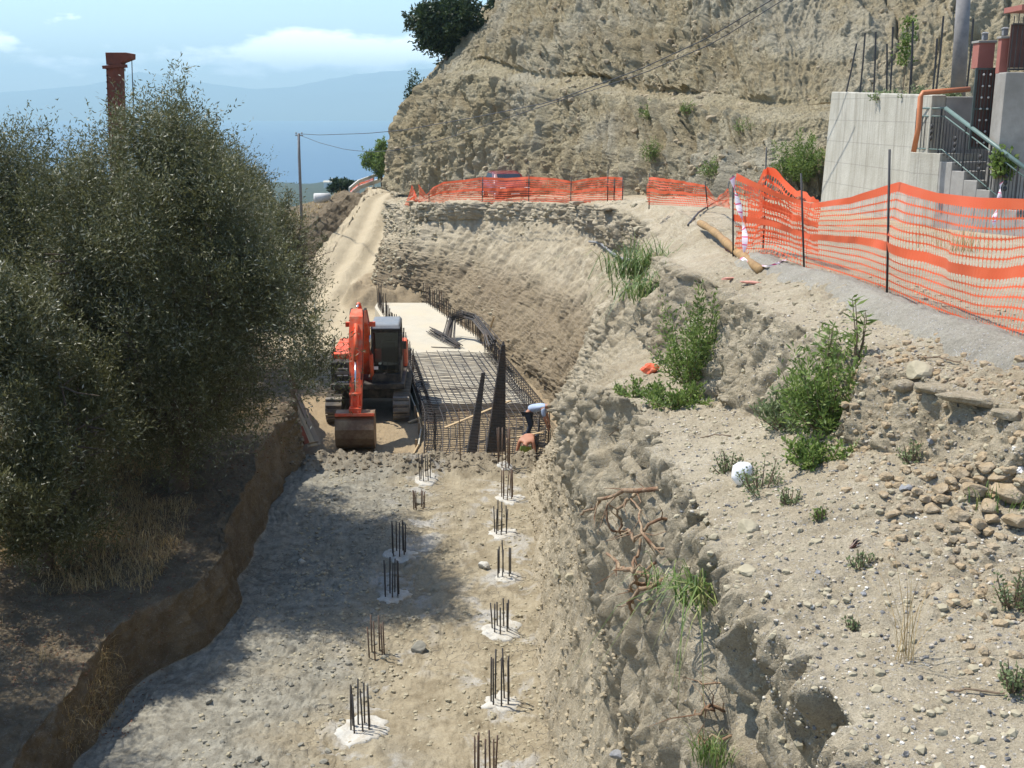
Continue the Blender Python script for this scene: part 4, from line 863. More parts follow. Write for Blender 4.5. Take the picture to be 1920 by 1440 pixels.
# individual stones
def stone(px, py, r, name, label, cat, mat, group=None, flat=.8, seed=1, lift=.3, elong=1.0):
    q, nrm = hit(px, py); V, F = TPL2[seed % 6]; rs = np.random.RandomState(seed * 7 + 1)
    a = rs.rand() * 6.28; c, s = math.cos(a), math.sin(a); Vr = V * np.array([r * elong, r, r * flat])
    Vr = Vr @ np.array([[c, s, 0], [-s, c, 0], [0, 0, 1]])
    o = mesh_np(name, Vr, F, M[mat], smooth=False); o.location = (q.x, q.y, q.z + r * lift); tag(o, label, cat, group)
    m = o.modifiers.new('soft', 'BEVEL') if False else None
    return o
rs = np.random.RandomState(77); k = 0
LBL = 'tan rough stone heaped in the pile at the right of the terrace'
for (px, py, r) in ((1795, 970, .075), (1890, 935, .11), (1850, 955, .07), (1905, 985, .08), (1830, 925, .085), (1870, 900, .07), (1765, 920, .06), (1745, 890, .045), (1800, 890, .06), (1850, 880, .06), (1890, 880, .055), (1720, 920, .04), (1700, 955, .045), (1745, 955, .06), (1670, 965, .04), (1915, 905, .05), (1770, 935, .05), (1815, 905, .05), (1700, 880, .035), (1905, 865, .04), (1835, 985, .05), (1760, 985, .035), (1655, 925, .035), (1735, 935, .045), (1860, 975, .05), (1875, 1005, .04), (1785, 905, .05), (1840, 900, .05)):
    k += 1; stone(px, py + 8, r * .92, 'stone', LBL, 'stone', 'stone', 'tan stones heaped on the terrace', seed=k, lift=.62)
for (px, py, r, lab, mt) in ((1690, 1010, .035, 'small brown stone lying just in front of the stone pile', 'stone'), (1805, 1015, .03, 'brown stone in front of the stone pile near its middle', 'stone'), (1700, 920, .05, 'flat grey stone at the left of the tan stone pile', 'greystone'), (1515, 1135, .028, 'small brown lump of earth alone on the bare terrace', 'clod'), (1400, 995, .07, 'dark pitted boulder at the terrace edge above the roots', 'clod'), (1400, 1075, .06, 'flat tongue of dried mud at the terrace edge', 'clod'), (1440, 1115, .022, 'white stone near the terrace edge', 'caps'), (1533, 1075, .02, 'smooth grey pebble on the terrace', 'greystone'), (1745, 830, .03, 'grey stone in the shade below the upper bank', 'greystone'), (1620, 1115, .02, 'grey pebble right of the brown earth lump', 'greystone'), (1720, 705, .10, 'round pale boulder at the lip of the upper bank', 'clod'), (1585, 1325, .022, 'pale white pebble at the lower middle of the terrace', 'caps'),
      (1050, 1080, .13, 'light block of earth on the slope beside the pile rows', 'clod'), (1073, 1086, .11, 'second earth block leaning on the first on the slope', 'clod'), (786, 1218, .16, 'rounded clod on the trench floor right of the broken rebar group', 'greyclod'), (565, 1055, .10, 'pale stone lying in the shade on the mud', 'caps'), (910, 1065, .15, 'white lump of concrete left of a right row pile', 'caps'), (1160, 1420, .08, 'dark stone on the slope at the bottom edge', 'greystone'), (785, 945, .13, 'grey clod behind the left row rebar', 'greyclod')):
    k += 1; stone(px, py, r, 'stone', lab, 'stone', mt, None, seed=k, flat=.6 if 'flat' in lab else .85)
# broken crust slabs overhanging on the upper bank lip
for (px, py, w, d, th_, rz, lab) in ((1830, 745, .34, .17, .055, -.5, 'long broken slab of crust overhanging the upper bank'), (1760, 725, .2, .15, .05, -.45, 'shorter crust slab beside the long one on the upper bank'), (1700, 720, .12, .12, .07, .1, 'chunky crust piece left of the slabs on the bank lip'), (1895, 772, .16, .12, .05, -.6, 'crust slab end by the right border')):
    q, nrm = hit(px, py); V, F = TPL2[(px) % 6]; V = np.sign(V) * np.abs(V) ** .7
    V = V * np.array([w * .62, d * .62, th_ * .8]); c, s = math.cos(rz), math.sin(rz); V = V @ np.array([[c, s, 0], [-s, c, 0], [0, 0, 1]])
    V = V * (1 + .2 * fbm(V, 14, 3, px))[:, None]
    o = mesh_np('crust_slab', V, F, M['bank']); o.location = (q.x - .03, q.y - .03, q.z + .0); tag(o, lab, 'earth slab', 'broken crust slabs on the bank lip')

for (x, y, w, d_, rz, lab) in ((-4.6, 54.9, 1.1, .5, .3, 'pale crust slab jutting from the road edge under the far left of the net'), (2.5, 43.2, .9, .5, .9, 'dark crust slab jutting from the road edge at the notch'), (3.4, 39.4, 1.2, .6, 1.1, 'long pale crust slab jutting from the road edge right of the notch')):
    V, F = TPL2[int(y) % 6]; V = np.sign(V) * np.abs(V) ** .7 * np.array([w * .6, d_ * .6, .11]); c, s_ = math.cos(rz), math.sin(rz); V = V @ np.array([[c, s_, 0], [-s_, c, 0], [0, 0, 1]]); V = V * (1 + .2 * fbm(V, 4, 3, int(y)))[:, None]
    o = mesh_np('crust_slab', V, F, M['bank']); o.location = (x, y, gz(x + .2, y + .5) + .0); tag(o, lab, 'earth slab')

# ---------------------------------------------------------------- orange safety nets
def resample(pts, t):
    pts = np.array([tuple(p) for p in pts], float); d = np.concatenate([[0], np.cumsum(np.linalg.norm(np.diff(pts, axis=0), axis=1))]); d /= d[-1]
    return np.stack([np.interp(t, d, pts[:, i]) for i in range(3)], -1)
def net(top, bot, pitch, rows_, parent, seed, wob=.06, bands=((.93, 1.01), (.47, .545), (-.01, .035)), hole=.72, oct_=True, vpow=None, crumple=0):
    top = [Vector(p) for p in top]; Lt = sum((top[i + 1] - top[i]).length for i in range(len(top) - 1)); nu_ = max(6, int(Lt / pitch))
    td = np.concatenate([[0], np.cumsum([(top[i + 1] - top[i]).length for i in range(len(top) - 1)])]); td /= td[-1]
    Bp = np.array([tuple(p) for p in bot], float)
    def S(u, v):
        T = resample(top, u); Bb = np.stack([np.interp(u, td, Bp[:, i]) for i in range(3)], -1)
        q = np.stack([u * Lt * 1.1, v * 1.3, 0 * u], -1)
        vv = v + .05 * np.sin(v * math.pi) * fbm(q * np.array([1, .6, 1]), .9, 2, seed + 3)
        p = Bb + (T - Bb) * vv[:, None]
        w = np.sin(np.clip(v, 0, 1) * math.pi) * .6 + .4
        p[:, 0] += wob * w * fbm(q, (1.1, 1.2, 1), 3, seed); p[:, 1] += wob * .7 * w * fbm(q, (1.3, 1.0, 1), 3, seed + 7)
        p[:, 2] -= np.abs(crumple * fbm(q, (1.6, 1, 1), 3, seed + 9)) * v
        return p
    Us, Vv, Fs = [], [], []; cnt = 0
    i, j = np.meshgrid(np.arange(nu_), np.arange(rows_), indexing='ij'); i = i.ravel(); j = j.ravel()
    vm = (j + .5) / rows_; solid = np.zeros(len(i), bool)
    for a, b in bands: solid |= (vm > a) & (vm < b)
    rsn = np.random.RandomState(seed)
    hl = ~solid; I, J = i[hl].astype(float), j[hl].astype(float)
    ang = np.arange(8) * math.pi / 4
    ox = np.array([1, 1, 0, -1, -1, -1, 0, 1.]) * .5; oy = np.array([0, 1, 1, 1, 0, -1, -1, -1.]) * .5
    ix = np.cos(ang) * .5 * (hole + .06) * np.where(np.arange(8) % 2, 1.12, 1); iy = np.sin(ang) * .5 * hole * np.where(np.arange(8) % 2, 1.12, 1)
    U8 = np.concatenate([I[:, None] + .5 + ox, I[:, None] + .5 + ix], 1) / nu_; V8 = np.concatenate([J[:, None] + .5 + oy, J[:, None] + .5 + iy], 1) / rows_
    base = np.arange(len(I))[:, None] * 16; f = []
    for k in range(8): f.append(base + np.array([[k, (k + 1) % 8, 8 + (k + 1) % 8, 8 + k]]))
    F1 = np.concatenate(f, 0); n1 = len(I) * 16
    I2, J2 = i[solid].astype(float), j[solid].astype(float)
    U4 = (I2[:, None] + np.array([[0, 1, 1, 0]])) / nu_; V4 = (J2[:, None] + np.array([[0, 0, 1, 1]])) / rows_
    F2 = n1 + np.arange(len(I2) * 4).reshape(-1, 4)
    P_ = S(np.concatenate([U8.ravel(), U4.ravel()]), np.concatenate([V8.ravel(), V4.ravel()]))
    return mesh_np('net', P_, np.concatenate([F1, F2], 0), M['net'], parent)
def post(parent, a, b, r=.009, n=6): m = MB(); m.tube([a, b], r, n); return m.build('post', M['postiron'], parent)
# near fence, from the corner post to past the right edge
fx = [(2.78, 14.0), (3.32, 12.6), (3.48, 10.25), (3.33, 7.1), (3.2, 5.2)]
def gp(x, y, dz=0): return Vector((x, y, gz(x, y) + dz))
nf = thing('safety_fence', (0, 0, 0), 'long bright orange netting on thin black posts along the near road edge', 'safety fence')
tops = [(2.78, 14.0, CAMZ - .76), (3.05, 13.2, CAMZ - .93), (3.32, 12.6, CAMZ - 1.02), (3.40, 11.4, CAMZ - .86), (3.48, 10.25, CAMZ - .635), (3.46, 9.2, CAMZ - .66), (3.40, 8.2, CAMZ - .62), (3.33, 7.1, CAMZ - .55), (3.2, 5.2, CAMZ - .45)]
bots = [(p[0] + .0, p[1], gz(p[0], p[1]) + .03) for p in tops]
bots[0] = (2.78, 14.0, gz(2.78, 14) + .05)
net(tops, bots, .056, 14, nf, 5, .09, bands=((.93, 1.01), (.46, .53), (-.01, .01)), hole=.89)
for (px, pyt, x, y) in ((1374, 328, 2.78, 14.0), (1502, 325, 3.32, 12.6), (1668, 280, 3.48, 10.25)):
    post(nf, (x, y, gz(x, y) - .2), tuple(at(px, pyt, y)), .011)
post(nf, (3.2, 5.2, gz(3.2, 5.2) - .1), (3.22, 5.2, gz(3.2, 5.2) + 1.25), .011)
# extra folded length bundled at the corner post
cf = thing('safety_fence', (0, 0, 0), 'crumpled orange netting hung between the corner post and the cliff foot', 'safety fence')
net([(2.82, 14.1, CAMZ - .85), (3.1, 14.6, CAMZ - .95), (3.5, 15.6, CAMZ - .7), (3.75, 15.0, CAMZ - .98), (3.7, 13.6, CAMZ - 1.05)], [(2.85, 14.1, 7.0), (3.15, 14.7, 6.95), (3.5, 15.7, 6.9), (3.8, 15.1, 6.9), (3.75, 13.7, 6.95)], .06, 12, cf, 15, .16, crumple=.12)
post(cf, (3.5, 15.6, 6.6), (3.47, 15.6, CAMZ - .5), .01)
# collapsed stretch between the corner post and the far fence
mf = thing('safety_fence', (0, 0, 0), 'short sagging orange net right of the gap in the far fence', 'safety fence')
t2 = [at(1218, 331, 28), at(1265, 336, 26.5), at(1325, 347, 25), at(1342, 372, 24.5), at(1366, 352, 19)]
b2 = [at(1216, 383, 28), at(1262, 385, 26.5), at(1322, 388, 25), at(1345, 386, 24.5), at(1372, 392, 19)]
net(t2, b2, .075, 11, mf, 25, .10, crumple=.05)
post(mf, at(1217, 392, 28), at(1218, 325, 28), .014); post(mf, at(1327, 392, 25), at(1322, 340, 25), .014)
# far fence in front of the maroon car
ff = thing('safety_fence', (0, 0, 0), 'far orange net along the road edge in front of the maroon car', 'safety fence')
def fd(px): return float(np.interp(px, [765, 905, 990, 1090, 1170], [54.6, 50.4, 47.5, 43.4, 40.0]))
tp = [(785, 345), (800, 365), (812, 352), (832, 341), (870, 337), (905, 332), (950, 334), (992, 331), (1040, 334), (1072, 340), (1105, 334), (1140, 331), (1168, 333)]
net([at(a, b, fd(a)) for a, b in tp], [at(a, 382, fd(a)) for a, b in tp], .09, 12, ff, 35, .16)
for a, t_ in ((805, 345), (905, 330), (992, 328), (1071, 332), (1140, 320), (1152, 335), (1168, 330)): post(ff, at(a - 1, 388, fd(a)), at(a, t_, fd(a)), .018)
fe = thing('safety_fence', (0, 0, 0), 'crumpled heap end of orange net at the head of the dirt ramp', 'safety fence')
net([at(768, 372, 55), at(772, 345, 55.4), at(781, 362, 54.6), at(790, 380, 54.4)], [at(764, 386, 55), at(775, 386, 55.2), at(786, 385, 54.6), at(800, 385, 54.3)], .08, 9, fe, 45, .3, crumple=.2)
# barrier tape, red and white
def tape(name, pts, w, label, seed):
    pts = resample(pts, np.linspace(0, 1, 60)); tw = MB(); t_ = thing(name, pts[0].tolist(), label, 'barrier tape'); rs = np.random.RandomState(seed)
    b = MB()
    for i in range(60):
        a = Vector(pts[i]) - t_.location; ph = i * .13 + .4; q = Vector((math.cos(ph) * .8, math.sin(ph) * .5, .35 * math.sin(ph * 1.7) + .2)) * w / 2; b.v += [tuple(a - q), tuple(a + q)]
    b.f = [(2 * i, 2 * i + 1, 2 * i + 3, 2 * i + 2) for i in range(59)]; b.sm = [False] * 59
    o = b.build('printed_strip', M['tape_w'], t_); o.data.materials.append(M['tape_r'])
    for i, p_ in enumerate(o.data.polygons): p_.material_index = 1 if i % 6 == 0 else 0
tape('barrier_tape', [at(1373, 332, 13.9), at(1385, 385, 13.8), at(1397, 440, 13.6), at(1395, 485, 13.4)], .09, 'pink and white barrier tape hanging from the corner post of the near net', 1)
q = [hit(a, b)[0] + Vector((0, 0, .03)) for a, b in ((1390, 488), (1410, 500), (1440, 505), (1460, 498), (1475, 490))]
tape('barrier_tape', q, .06, 'pink and white barrier tape lying crumpled on the ground below the near net', 2)
tape('barrier_tape', [at(1878, 342, 13), at(1873, 375, 13), at(1866, 400, 13), at(1862, 430, 12.9)], .07, 'white barrier tape hanging from the lower end of the stair railing', 3)

# ---------------------------------------------------------------- log, hoses, roots, bag, debris
a = hit(1312, 432)[0] + Vector((0, 0, .12)); b = hit(1425, 512)[0] + Vector((0, 0, .02))
m = MB(); pts = [a.lerp(b, t) + Vector((.02 * math.sin(t * 7), 0, .03 * math.sin(t * 3.1))) for t in np.linspace(0, 1, 12)]
m.tube(pts, [.055 + .009 * math.sin(i * 2.3) for i in range(12)], 10); tag(m.build('cane_log', simple('cane_bark', (0.36, 0.22, 0.09), .8, var=.5, scale=9, dirt=(.2, .13, .06), dirt_amt=.7)), 'knobbly yellow brown cane log lying on the bank by the corner post', 'log')
def hose(pp, r, label, mat='hose', lift=.03, name='hose'):
    q = [hit(x, y)[0] + Vector((0, 0, lift + dz)) for x, y, dz in pp]; q2 = resample(q, np.linspace(0, 1, 30)); m = MB(); m.tube(q2.tolist(), r, 7); return tag(m.build(name, M[mat]), label, 'hose')
hose([(1105, 457, .05), (1125, 462, .1), (1145, 480, .1), (1165, 492, .1), (1190, 498, .05)], .045, 'thick grey hose sticking out of the bank beside the reed clump', 'greypipe')
hose([(1290, 425, 0), (1310, 405, .05), (1335, 388, .05), (1362, 375, .1), (1366, 360, .3)], .022, 'thin black hose curving up over the bank to the orange net')
rs = np.random.RandomState(301)
RT = [((1108, 965), (1175, 925), (1237, 920), .022, 'long bare root sticking out to the left over the trench'), ((1190, 1000), (1200, 960), (1215, 905), .02, 'curved root rising along the trench wall'), ((1165, 1030), (1200, 1050), (1225, 1080), .028, 'pale broken root splinter on the trench wall'), ((1205, 990), (1235, 1010), (1250, 960), .016, 'forked root in the middle of the root tangle'), ((1185, 915), (1180, 960), (1178, 1010), .014, 'thin root hanging straight down at the left of the tangle'), ((1230, 1010), (1240, 1060), (1225, 1100), .02, 'brown root hanging down the wall by the grass tuft'),
      ((1215, 1150), (1235, 1120), (1245, 1080), .02, 'reddish root end curling down below the tangle'), ((1205, 1100), (1230, 1090), (1240, 1040), .012, 'thin reddish root below the tangle'), ((1210, 930), (1250, 990), (1262, 1040), .013, 'dark root slanting to the right'), ((1320, 1330), (1345, 1318), (1362, 1328), .014, 'short root stub in the wall near the bottom'), ((1330, 1375), (1360, 1390), (1380, 1380), .010, 'lowest thin root in the wall'), ((1290, 1265), (1330, 1270), (1362, 1280), .007, 'thread thin root low on the wall')]
for i, (a, b, c, r, lab) in enumerate(RT):
    off = Vector((-.12, -.05, 0)) * (1.0 if i < 9 else .4); A0, B0, C0 = [hit(*p)[0] + off * (1 + .6 * (j == 1)) for j, p in enumerate((a, b, c))]
    m = MB(); q = resample([A0, A0.lerp(B0, .5) + Vector(rs.normal(size=3) * .03), B0, B0.lerp(C0, .5) + Vector(rs.normal(size=3) * .03), C0 - off * 1.6], np.linspace(0, 1, 14))
    q += rs.normal(size=q.shape) * .011; m.tube(q.tolist(), [r * .72 * (.5 + .6 * t + .25 * rs.rand()) for t in np.linspace(0, 1, 14)], 7); m2 = m
    for k in range(5):
        s = Vector(q[3 + k * 2]); e = s + Vector(rs.normal(size=3) * .12) + Vector((-.03, -.03, -.04)); m2.tube([s, s.lerp(e, .5) + Vector(rs.normal(size=3) * .02), e], [r * .35, r * .22, r * .08], 4)
    tag(m.build('root', M['root']), lab, 'root', 'torn roots in the trench wall')
q = hit(1392, 905)[0]; V, F = stone_template(777, 3, 1.0, .1); V /= np.linalg.norm(V, axis=1, keepdims=True); V = V * np.array([.07, .06, .072]); V *= (1 + .22 * fbm(V, 22, 4, 5, .6, True))[:, None]
o = mesh_np('plastic_bag', V, F, M['white'], smooth=True); o.location = q + Vector((0, 0, .06)); tag(o, 'crumpled white plastic bag standing among weeds on the terrace', 'bag')
q = hit(1905, 888)[0]; V, F = stone_template(778, 3, .4, .5); V = V * .06; V *= (1 + .25 * fbm(V, 40, 3, 6, .6, True))[:, None]
o = mesh_np('plastic_bag', V, F, M['white']); o.location = q + Vector((0, 0, .02)); tag(o, 'small scrap of white plastic by the stone pile at the right border', 'bag')
q = hit(1218, 700)[0]; V, F = stone_template(779, 3, .7, .6); V *= (1 + .3 * fbm(V, 4, 3, 8, .6, True))[:, None]
o = mesh_np('debris_scrap', V * .10, F, M['orange']); o.location = q + Vector((0, 0, .04)); tag(o, 'crumpled orange plastic scrap in the weeds at the trench edge', 'scrap')
for px, py, rz in ((1372, 525, .4), (1405, 533, -.3)):
    q = hit(px, py)[0]; V, F = stone_template(780 + px, 3, .3, .6); V = V * np.array([.11, .035, .05]); V = V * (1 + .3 * fbm(V, 25, 3, 8, .6, True))[:, None]
    o = mesh_np('cloth_scrap', V, F, M['debris']); o.location = q + Vector((0, 0, .02)); o.rotation_euler = (0, 0, rz); tag(o, 'pink rag on the bank below the log, ' + ('left of the pair' if px < 1390 else 'right of the pair'), 'rag')
q = hit(1588, 1030)[0]; m = MB(); 
for k in range(4): m.add([(0, 0, 0), (.05, .01 + .02 * k, .015), (.09 - .01 * k, .03 * k - .03, .04 + .01 * k), (.03, -.02 + .012 * k, .02)], [(0, 1, 2, 3)])
tag(m.build('dead_leaf', M['brownleaf'], loc=q), 'curled brown dead leaf on the bare terrace', 'leaf')
for i, (a, b, lab) in enumerate((((1770, 1298), (1880, 1305), 'thin grey stick lying near the dark weed at the right border'), ((1720, 672), (1800, 682), 'dry twig on the upper road shelf'), ((1110, 840), (1180, 795), 'twig on the slope beside the trench wall'), ((1310, 822), (1370, 818), 'dry twig on the terrace below the leafy bush'))):
    A0, B0 = hit(*a)[0], hit(*b)[0]; m = MB(); q = resample([A0, A0.lerp(B0, .5) + Vector((0, 0, .015)), B0], np.linspace(0, 1, 9)); q += rs.normal(size=q.shape) * .003; q[:, 2] += .008
    m.tube(q.tolist(), .0045, 5); tag(m.build('stick', M['branch']), lab, 'stick')

# ---------------------------------------------------------------- pile heads: bar groups in poured concrete
def pile(px, py, toppx, n, rad, capr, label, mt='rebar', broken=False, seed=0, tilt=(0, 0)):
    q = atz(px, py, 0.0); q = Vector((q.x, q.y, gz(q.x, q.y)))
    D = q.y; d = ray(px, toppx); H = CAMZ + d.z / d.y * D - q.z
    rs = np.random.RandomState(seed + 500); t = thing('pile_head', q, label, 'pile head', 'rebar pile heads down the trench floor')
    for i in range(n):
        a = 2 * math.pi * (i + .3) / n + rs.normal() * .12; x, y = rad * math.cos(a), rad * math.sin(a); h = H * (0.82 + .2 * rs.rand())
        if broken and i % 3 == 0: h *= .85
        m = MB(); tx, ty = rs.normal(size=2) * .015 + np.array(tilt); m.tube([(x, y, -.15), (x + tx * .5, y + ty * .5, h * .5), (x + tx, y + ty, h)], .0125, 6); m.build('bar', M[mt], t)
    if capr:
        m = 40; ang = np.linspace(0, 2 * math.pi, m, endpoint=False); Q = np.stack([np.cos(ang), np.sin(ang), 0 * ang], 1) * 1.3
        r = capr * (.92 + .62 * fbm(Q + seed * 5, 1.5, 5, seed, .65)); mb = MB(); vs = [(.0, 0, .035)]; rings = (.35, .7, .92, 1.0, 1.05)
        for ri, k in enumerate(rings):
            for i in range(m):
                x, y = r[i] * k * math.cos(ang[i]) + (.12 * capr), r[i] * k * math.sin(ang[i]); g = gz(q.x + x, q.y + y) - q.z
                vs.append((x, y, g + (.035, .032, .022, .008, -.05)[ri] + .006 * rs.normal()))
        fs = [(0, 1 + i, 1 + (i + 1) % m) for i in range(m)] + [(1 + k * m + i, 1 + (k + 1) * m + i, 1 + (k + 1) * m + (i + 1) % m, 1 + k * m + (i + 1) % m) for k in range(len(rings) - 1) for i in range(m)]
        mb.add(vs, fs, True); mb.build('concrete_cap', M['caps'], t)
    return t
pile(676, 1368, 1278, 8, .14, .42, 'nearest left row bar group standing in a wide white concrete puddle', seed=1)
pile(706, 1218, 1158, 6, .13, 0, 'left row group of brown bars in two bunches without concrete round them', 'rust', True, seed=2)
pile(735, 1112, 1050, 7, .13, .30, 'left row bar group at the edge of the tree shadow in grey slurry', seed=3)
pile(748, 1040, 975, 7, .13, .34, 'left row bar group with slurry trail beside it', seed=4)
pile(786, 955, 918, 6, .12, 0, 'short bar group leaning over clods in the left row', 'rust', seed=5)
pile(797, 900, 846, 6, .12, .33, 'last left row bar group below the leaning wedges', seed=6)
pile(910, 1450, 1372, 7, .14, 0, 'brown bar group cut by the bottom edge of the picture', 'rust', seed=7)
pile(938, 1315, 1224, 7, .14, .30, 'right row bar group, second from the bottom edge', seed=8)
pile(938, 1184, 1124, 7, .13, .36, 'right row bar group in a star shaped white puddle', seed=9)
pile(945, 1085, 1018, 6, .13, .27, 'right row bar group with a white lump beside it', seed=10)
pile(939, 1003, 942, 7, .13, .33, 'right row bar group in a neat round white puddle', seed=11)
pile(951, 932, 876, 7, .13, .33, 'right row bar group in front of the tallest one', 'rust', seed=12)
pile(945, 884, 798, 8, .14, .22, 'tallest bar group at the far end of the right row', 'rust', seed=13)
m = MB(); q = atz(864, 882, 0); m.tube([(0, 0, -.1), (-.02, 0, .9), (-.03, 0, 1.35)], .012, 6); tag(m.build('marker_rod', M['rust'], loc=(q.x, q.y, gz(q.x, q.y))), 'single thin rusty rod stuck upright in front of the rebar cage', 'rod')

# ---------------------------------------------------------------- concrete slab and rebar cage
def Le(D): return float(np.interp(D, [29.3, 33, 42.3, 48.5], [-2.42, -2.65, -4.35, -6.0]))
def Re(D): return float(np.interp(D, [29.3, 33, 43.4, 46.7, 50], [.95, 1.15, -1.35, -2.7, -4.0]))
def sz(D): return float(np.interp(D, [29.3, 33, 39, 49], [-.93, -.68, -.25, .3]))
sb = thing('concrete_slab', (0, 0, 0), 'pale concrete foundation slab running down the excavation beside the excavator', 'slab')
m = MB(); Ds = np.linspace(35.0, 49.5, 30); vs = []
for D in Ds:
    for x, z in ((Le(D) - .02, sz(D) - .75), (Le(D) - .02, sz(D)), (Re(D) + .02, sz(D)), (Re(D) + .02, sz(D) - .75)): vs.append((x, D, z))
fs = [(4 * i + k, 4 * i + k + 1, 4 * i + 5 + k, 4 * i + 4 + k) for i in range(29) for k in range(3)] + [(3, 2, 1, 0), (116, 117, 118, 119)]
m.add(vs, fs); m.build('slab_body', M['slab'], sb)
rs = np.random.RandomState(8)
for side in (0, 1):
    for i, D in enumerate(np.arange(38.4, 49.6, .30)):
        x = (Le(D) + .12 if side == 0 else Re(D) - .12); h = .62 + .08 * rs.normal() + (.25 if D > 46.5 else 0); m = MB()
        m.tube([(0, 0, -.2), (rs.normal() * .03, rs.normal() * .02, h)], .016, 5); m.tube([(.06, .04, -.2), (.06 + rs.normal() * .03, .04, h * .97)], .016, 5)
        m.build('starter_bar', M['rebar'] if i % 3 else M['rust'], sb, loc=(x, D, sz(D)))
cg = thing('rebar_cage', (0, 0, 0), 'long dense cage of dark reinforcing bars in front of the concrete slab', 'rebar cage')
def kink(x0, x1, D, z, rise=.12, dD=.0): xm = x0 * .45 + x1 * .55; return [(x0, D, z), (xm, D + dD, z + rise), (x1, D, z)]
for D in np.arange(29.5, 40.6, .165):          # top transverse bars, roof shaped
    z = sz(D) + (.16 if D < 36 else .06); m = MB(); m.tube(kink(Le(D) + .05, Re(D) - .05, D + rs.normal() * .02, z, .1, .0), .013, 5); m.build('top_crossbar', M['rebar'], cg)
for D in np.arange(29.6, 35.4, .30):
    m = MB(); m.tube([(Le(D) + .05, D, sz(D) - .22), (Re(D) - .05, D, sz(D) - .22)], .016, 5); m.build('bottom_crossbar', M['rust'], cg)
for k in range(17):
    f = (k + .5) / 17; m = MB(); D1 = 36.5 + 4.4 * (0.5 + .5 * math.sin(k * 2.1)) if k % 2 else 40.8
    m.tube([(Le(D) + (Re(D) - Le(D)) * f, D, sz(D) + (.175 if D < 36 else .08) + .08 * (1 - abs(2 * f - 1))) for D in np.linspace(29.4, D1, 14)], .013, 5); m.build('long_bar', M['rebar'], cg)
for k in range(6):
    f = (k + .5) / 6; m = MB(); m.tube([(Le(D) + (Re(D) - Le(D)) * f, D, sz(D) - .2) for D in np.linspace(29.4, 35.2, 8)], .014, 5); m.build('lower_long_bar', M['rust'], cg)
for side in (0, 1):                            # hooked side stirrups and their rails
    D0, D1, st = (29.6, 40.0, .23) if side == 0 else (30.0, 41.0, .23)
    for D in np.arange(D0, D1, st):
        x = Le(D) if side == 0 else Re(D); s = 1 if side == 0 else -1; h = .62 if side else .52; z0 = sz(D) - .15
        m = MB(); m.tube([(x, D, z0), (x, D, z0 + h), (x + s * .08, D, z0 + h + .07), (x + s * .26, D, z0 + h + .05), (x + s * .30, D, z0 + h - .08), (x + s * .30, D, z0)], .012, 5); m.build('stirrup', M['rebar'], cg)
    for dz, dx in ((.10, 0), (.26, 0), (.42, 0), (.54, .0), (.40, .3), (.16, .3)):
        m = MB(); m.tube([((Le(D) if side == 0 else Re(D)) + (dx if side == 0 else -dx), D, sz(D) - .15 + dz + .01 * rs.normal()) for D in np.linspace(D0, D1, 16)], .012, 5); m.build('side_rail', M['rebar'], cg)
for k in range(4):                             # dense near end of the cage
    z = -.80 + k * .085; m = MB(); m.tube([(Le(29.4) - .02 + .03 * rs.normal(), 29.42 + .02 * rs.normal(), z), (-.8, 29.40, z + .03 * rs.normal()), (Re(29.4), 29.42, z + .02 * rs.normal())], .013, 5); m.build('end_bar', M['rebar'], cg)
for k in range(22):
    x = Le(29.4) + .08 + k * .155; m = MB(); m.tube([(x, 29.45, -.85), (x + .02 * rs.normal(), 29.45, -.62 + .12 * rs.normal())], .012, 5); m.build('end_upright', M['rebar'], cg)
for i, (a, b, lab) in enumerate((((-1.95, 31.2, -.25), (-.05, 33.4, -.02), 'long pale board lying across the top of the rebar cage'), ((.9, 30.9, -.3), (-.15, 30.2, -.3), 'short pale batten inside the right of the rebar cage'))):
    m = MB(); m.beam(a, b, .09, .025); tag(m.build('board', M['wood']), lab, 'board')
# formwork boards along the left edge
fwk = thing('formwork', (0, 0, 0), 'bowed line of timber formwork boards along the left edge of the slab', 'formwork')
pts = [(-4.55, 42), (-4.0, 39), (-3.5, 36.5), (-3.0, 34.2), (-2.75, 32.6), (-2.72, 31.2), (-2.85, 30.1)]
for i in range(len(pts) - 1):
    (x0, y0), (x1, y1) = pts[i], pts[i + 1]; m = MB(); m.beam((x0, y0, sz(y0) - .18 + (.03 if i % 2 else 0)), (x1, y1, sz(y1) - .18), .04, .42); m.build('board', M['wood'] if i % 2 else M['slab'], fwk, .004)
for x, y in pts[1:]: m = MB(); m.box((x - .06, y, sz(y) - .2), (.06, .06, .8)); m.build('stake', M['woodgrey'], fwk)
# wedge shaped bundles of bent mesh standing at the near end
def wedge(foot, apex, w, n, label, thick=.16):
    F0, A0 = Vector(foot), Vector(apex); t = thing('mesh_wedge', F0, label, 'rebar bundle', 'tall wedge shaped bundles at the near end of the cage'); ax = (A0 - F0)
    side = Vector((1, .12, 0)).normalized(); fw = MB()
    for s in (-.5, -.25, 0, .25, .5):
        for dd in (-.5, 0, .5): fw.tube([F0 - F0 + side * w * s + Vector((0, thick * dd, 0)), ax * 1.0 + side * w * s * .08], .012, 5)
    fw.build('long_bars', M['rebar'], t); cb = MB()
    for k in range(n):
        tt = (k + .5) / n * .97; ww = w * (1 - tt) * 1.0 + .03; c = ax * tt
        cb.beam(c - side * (ww / 2 + .035) + Vector((0, -.02, 0)), c + side * (ww / 2 + .035) + Vector((0, .0, .0)), .05 + thick * (1 - tt), .030)
    cb.build('ties', M['rebar'], t)
wedge(at(929, 846, 29.0), at(944, 640, 30.2), .43, 70, 'taller and wider dark wedge of bundled mesh standing upright by the cage')
wedge(at(884, 848, 29.0), at(907, 694, 30.8), .17, 56, 'slimmer dark wedge of bundled mesh leaning to the right by the cage', .1)
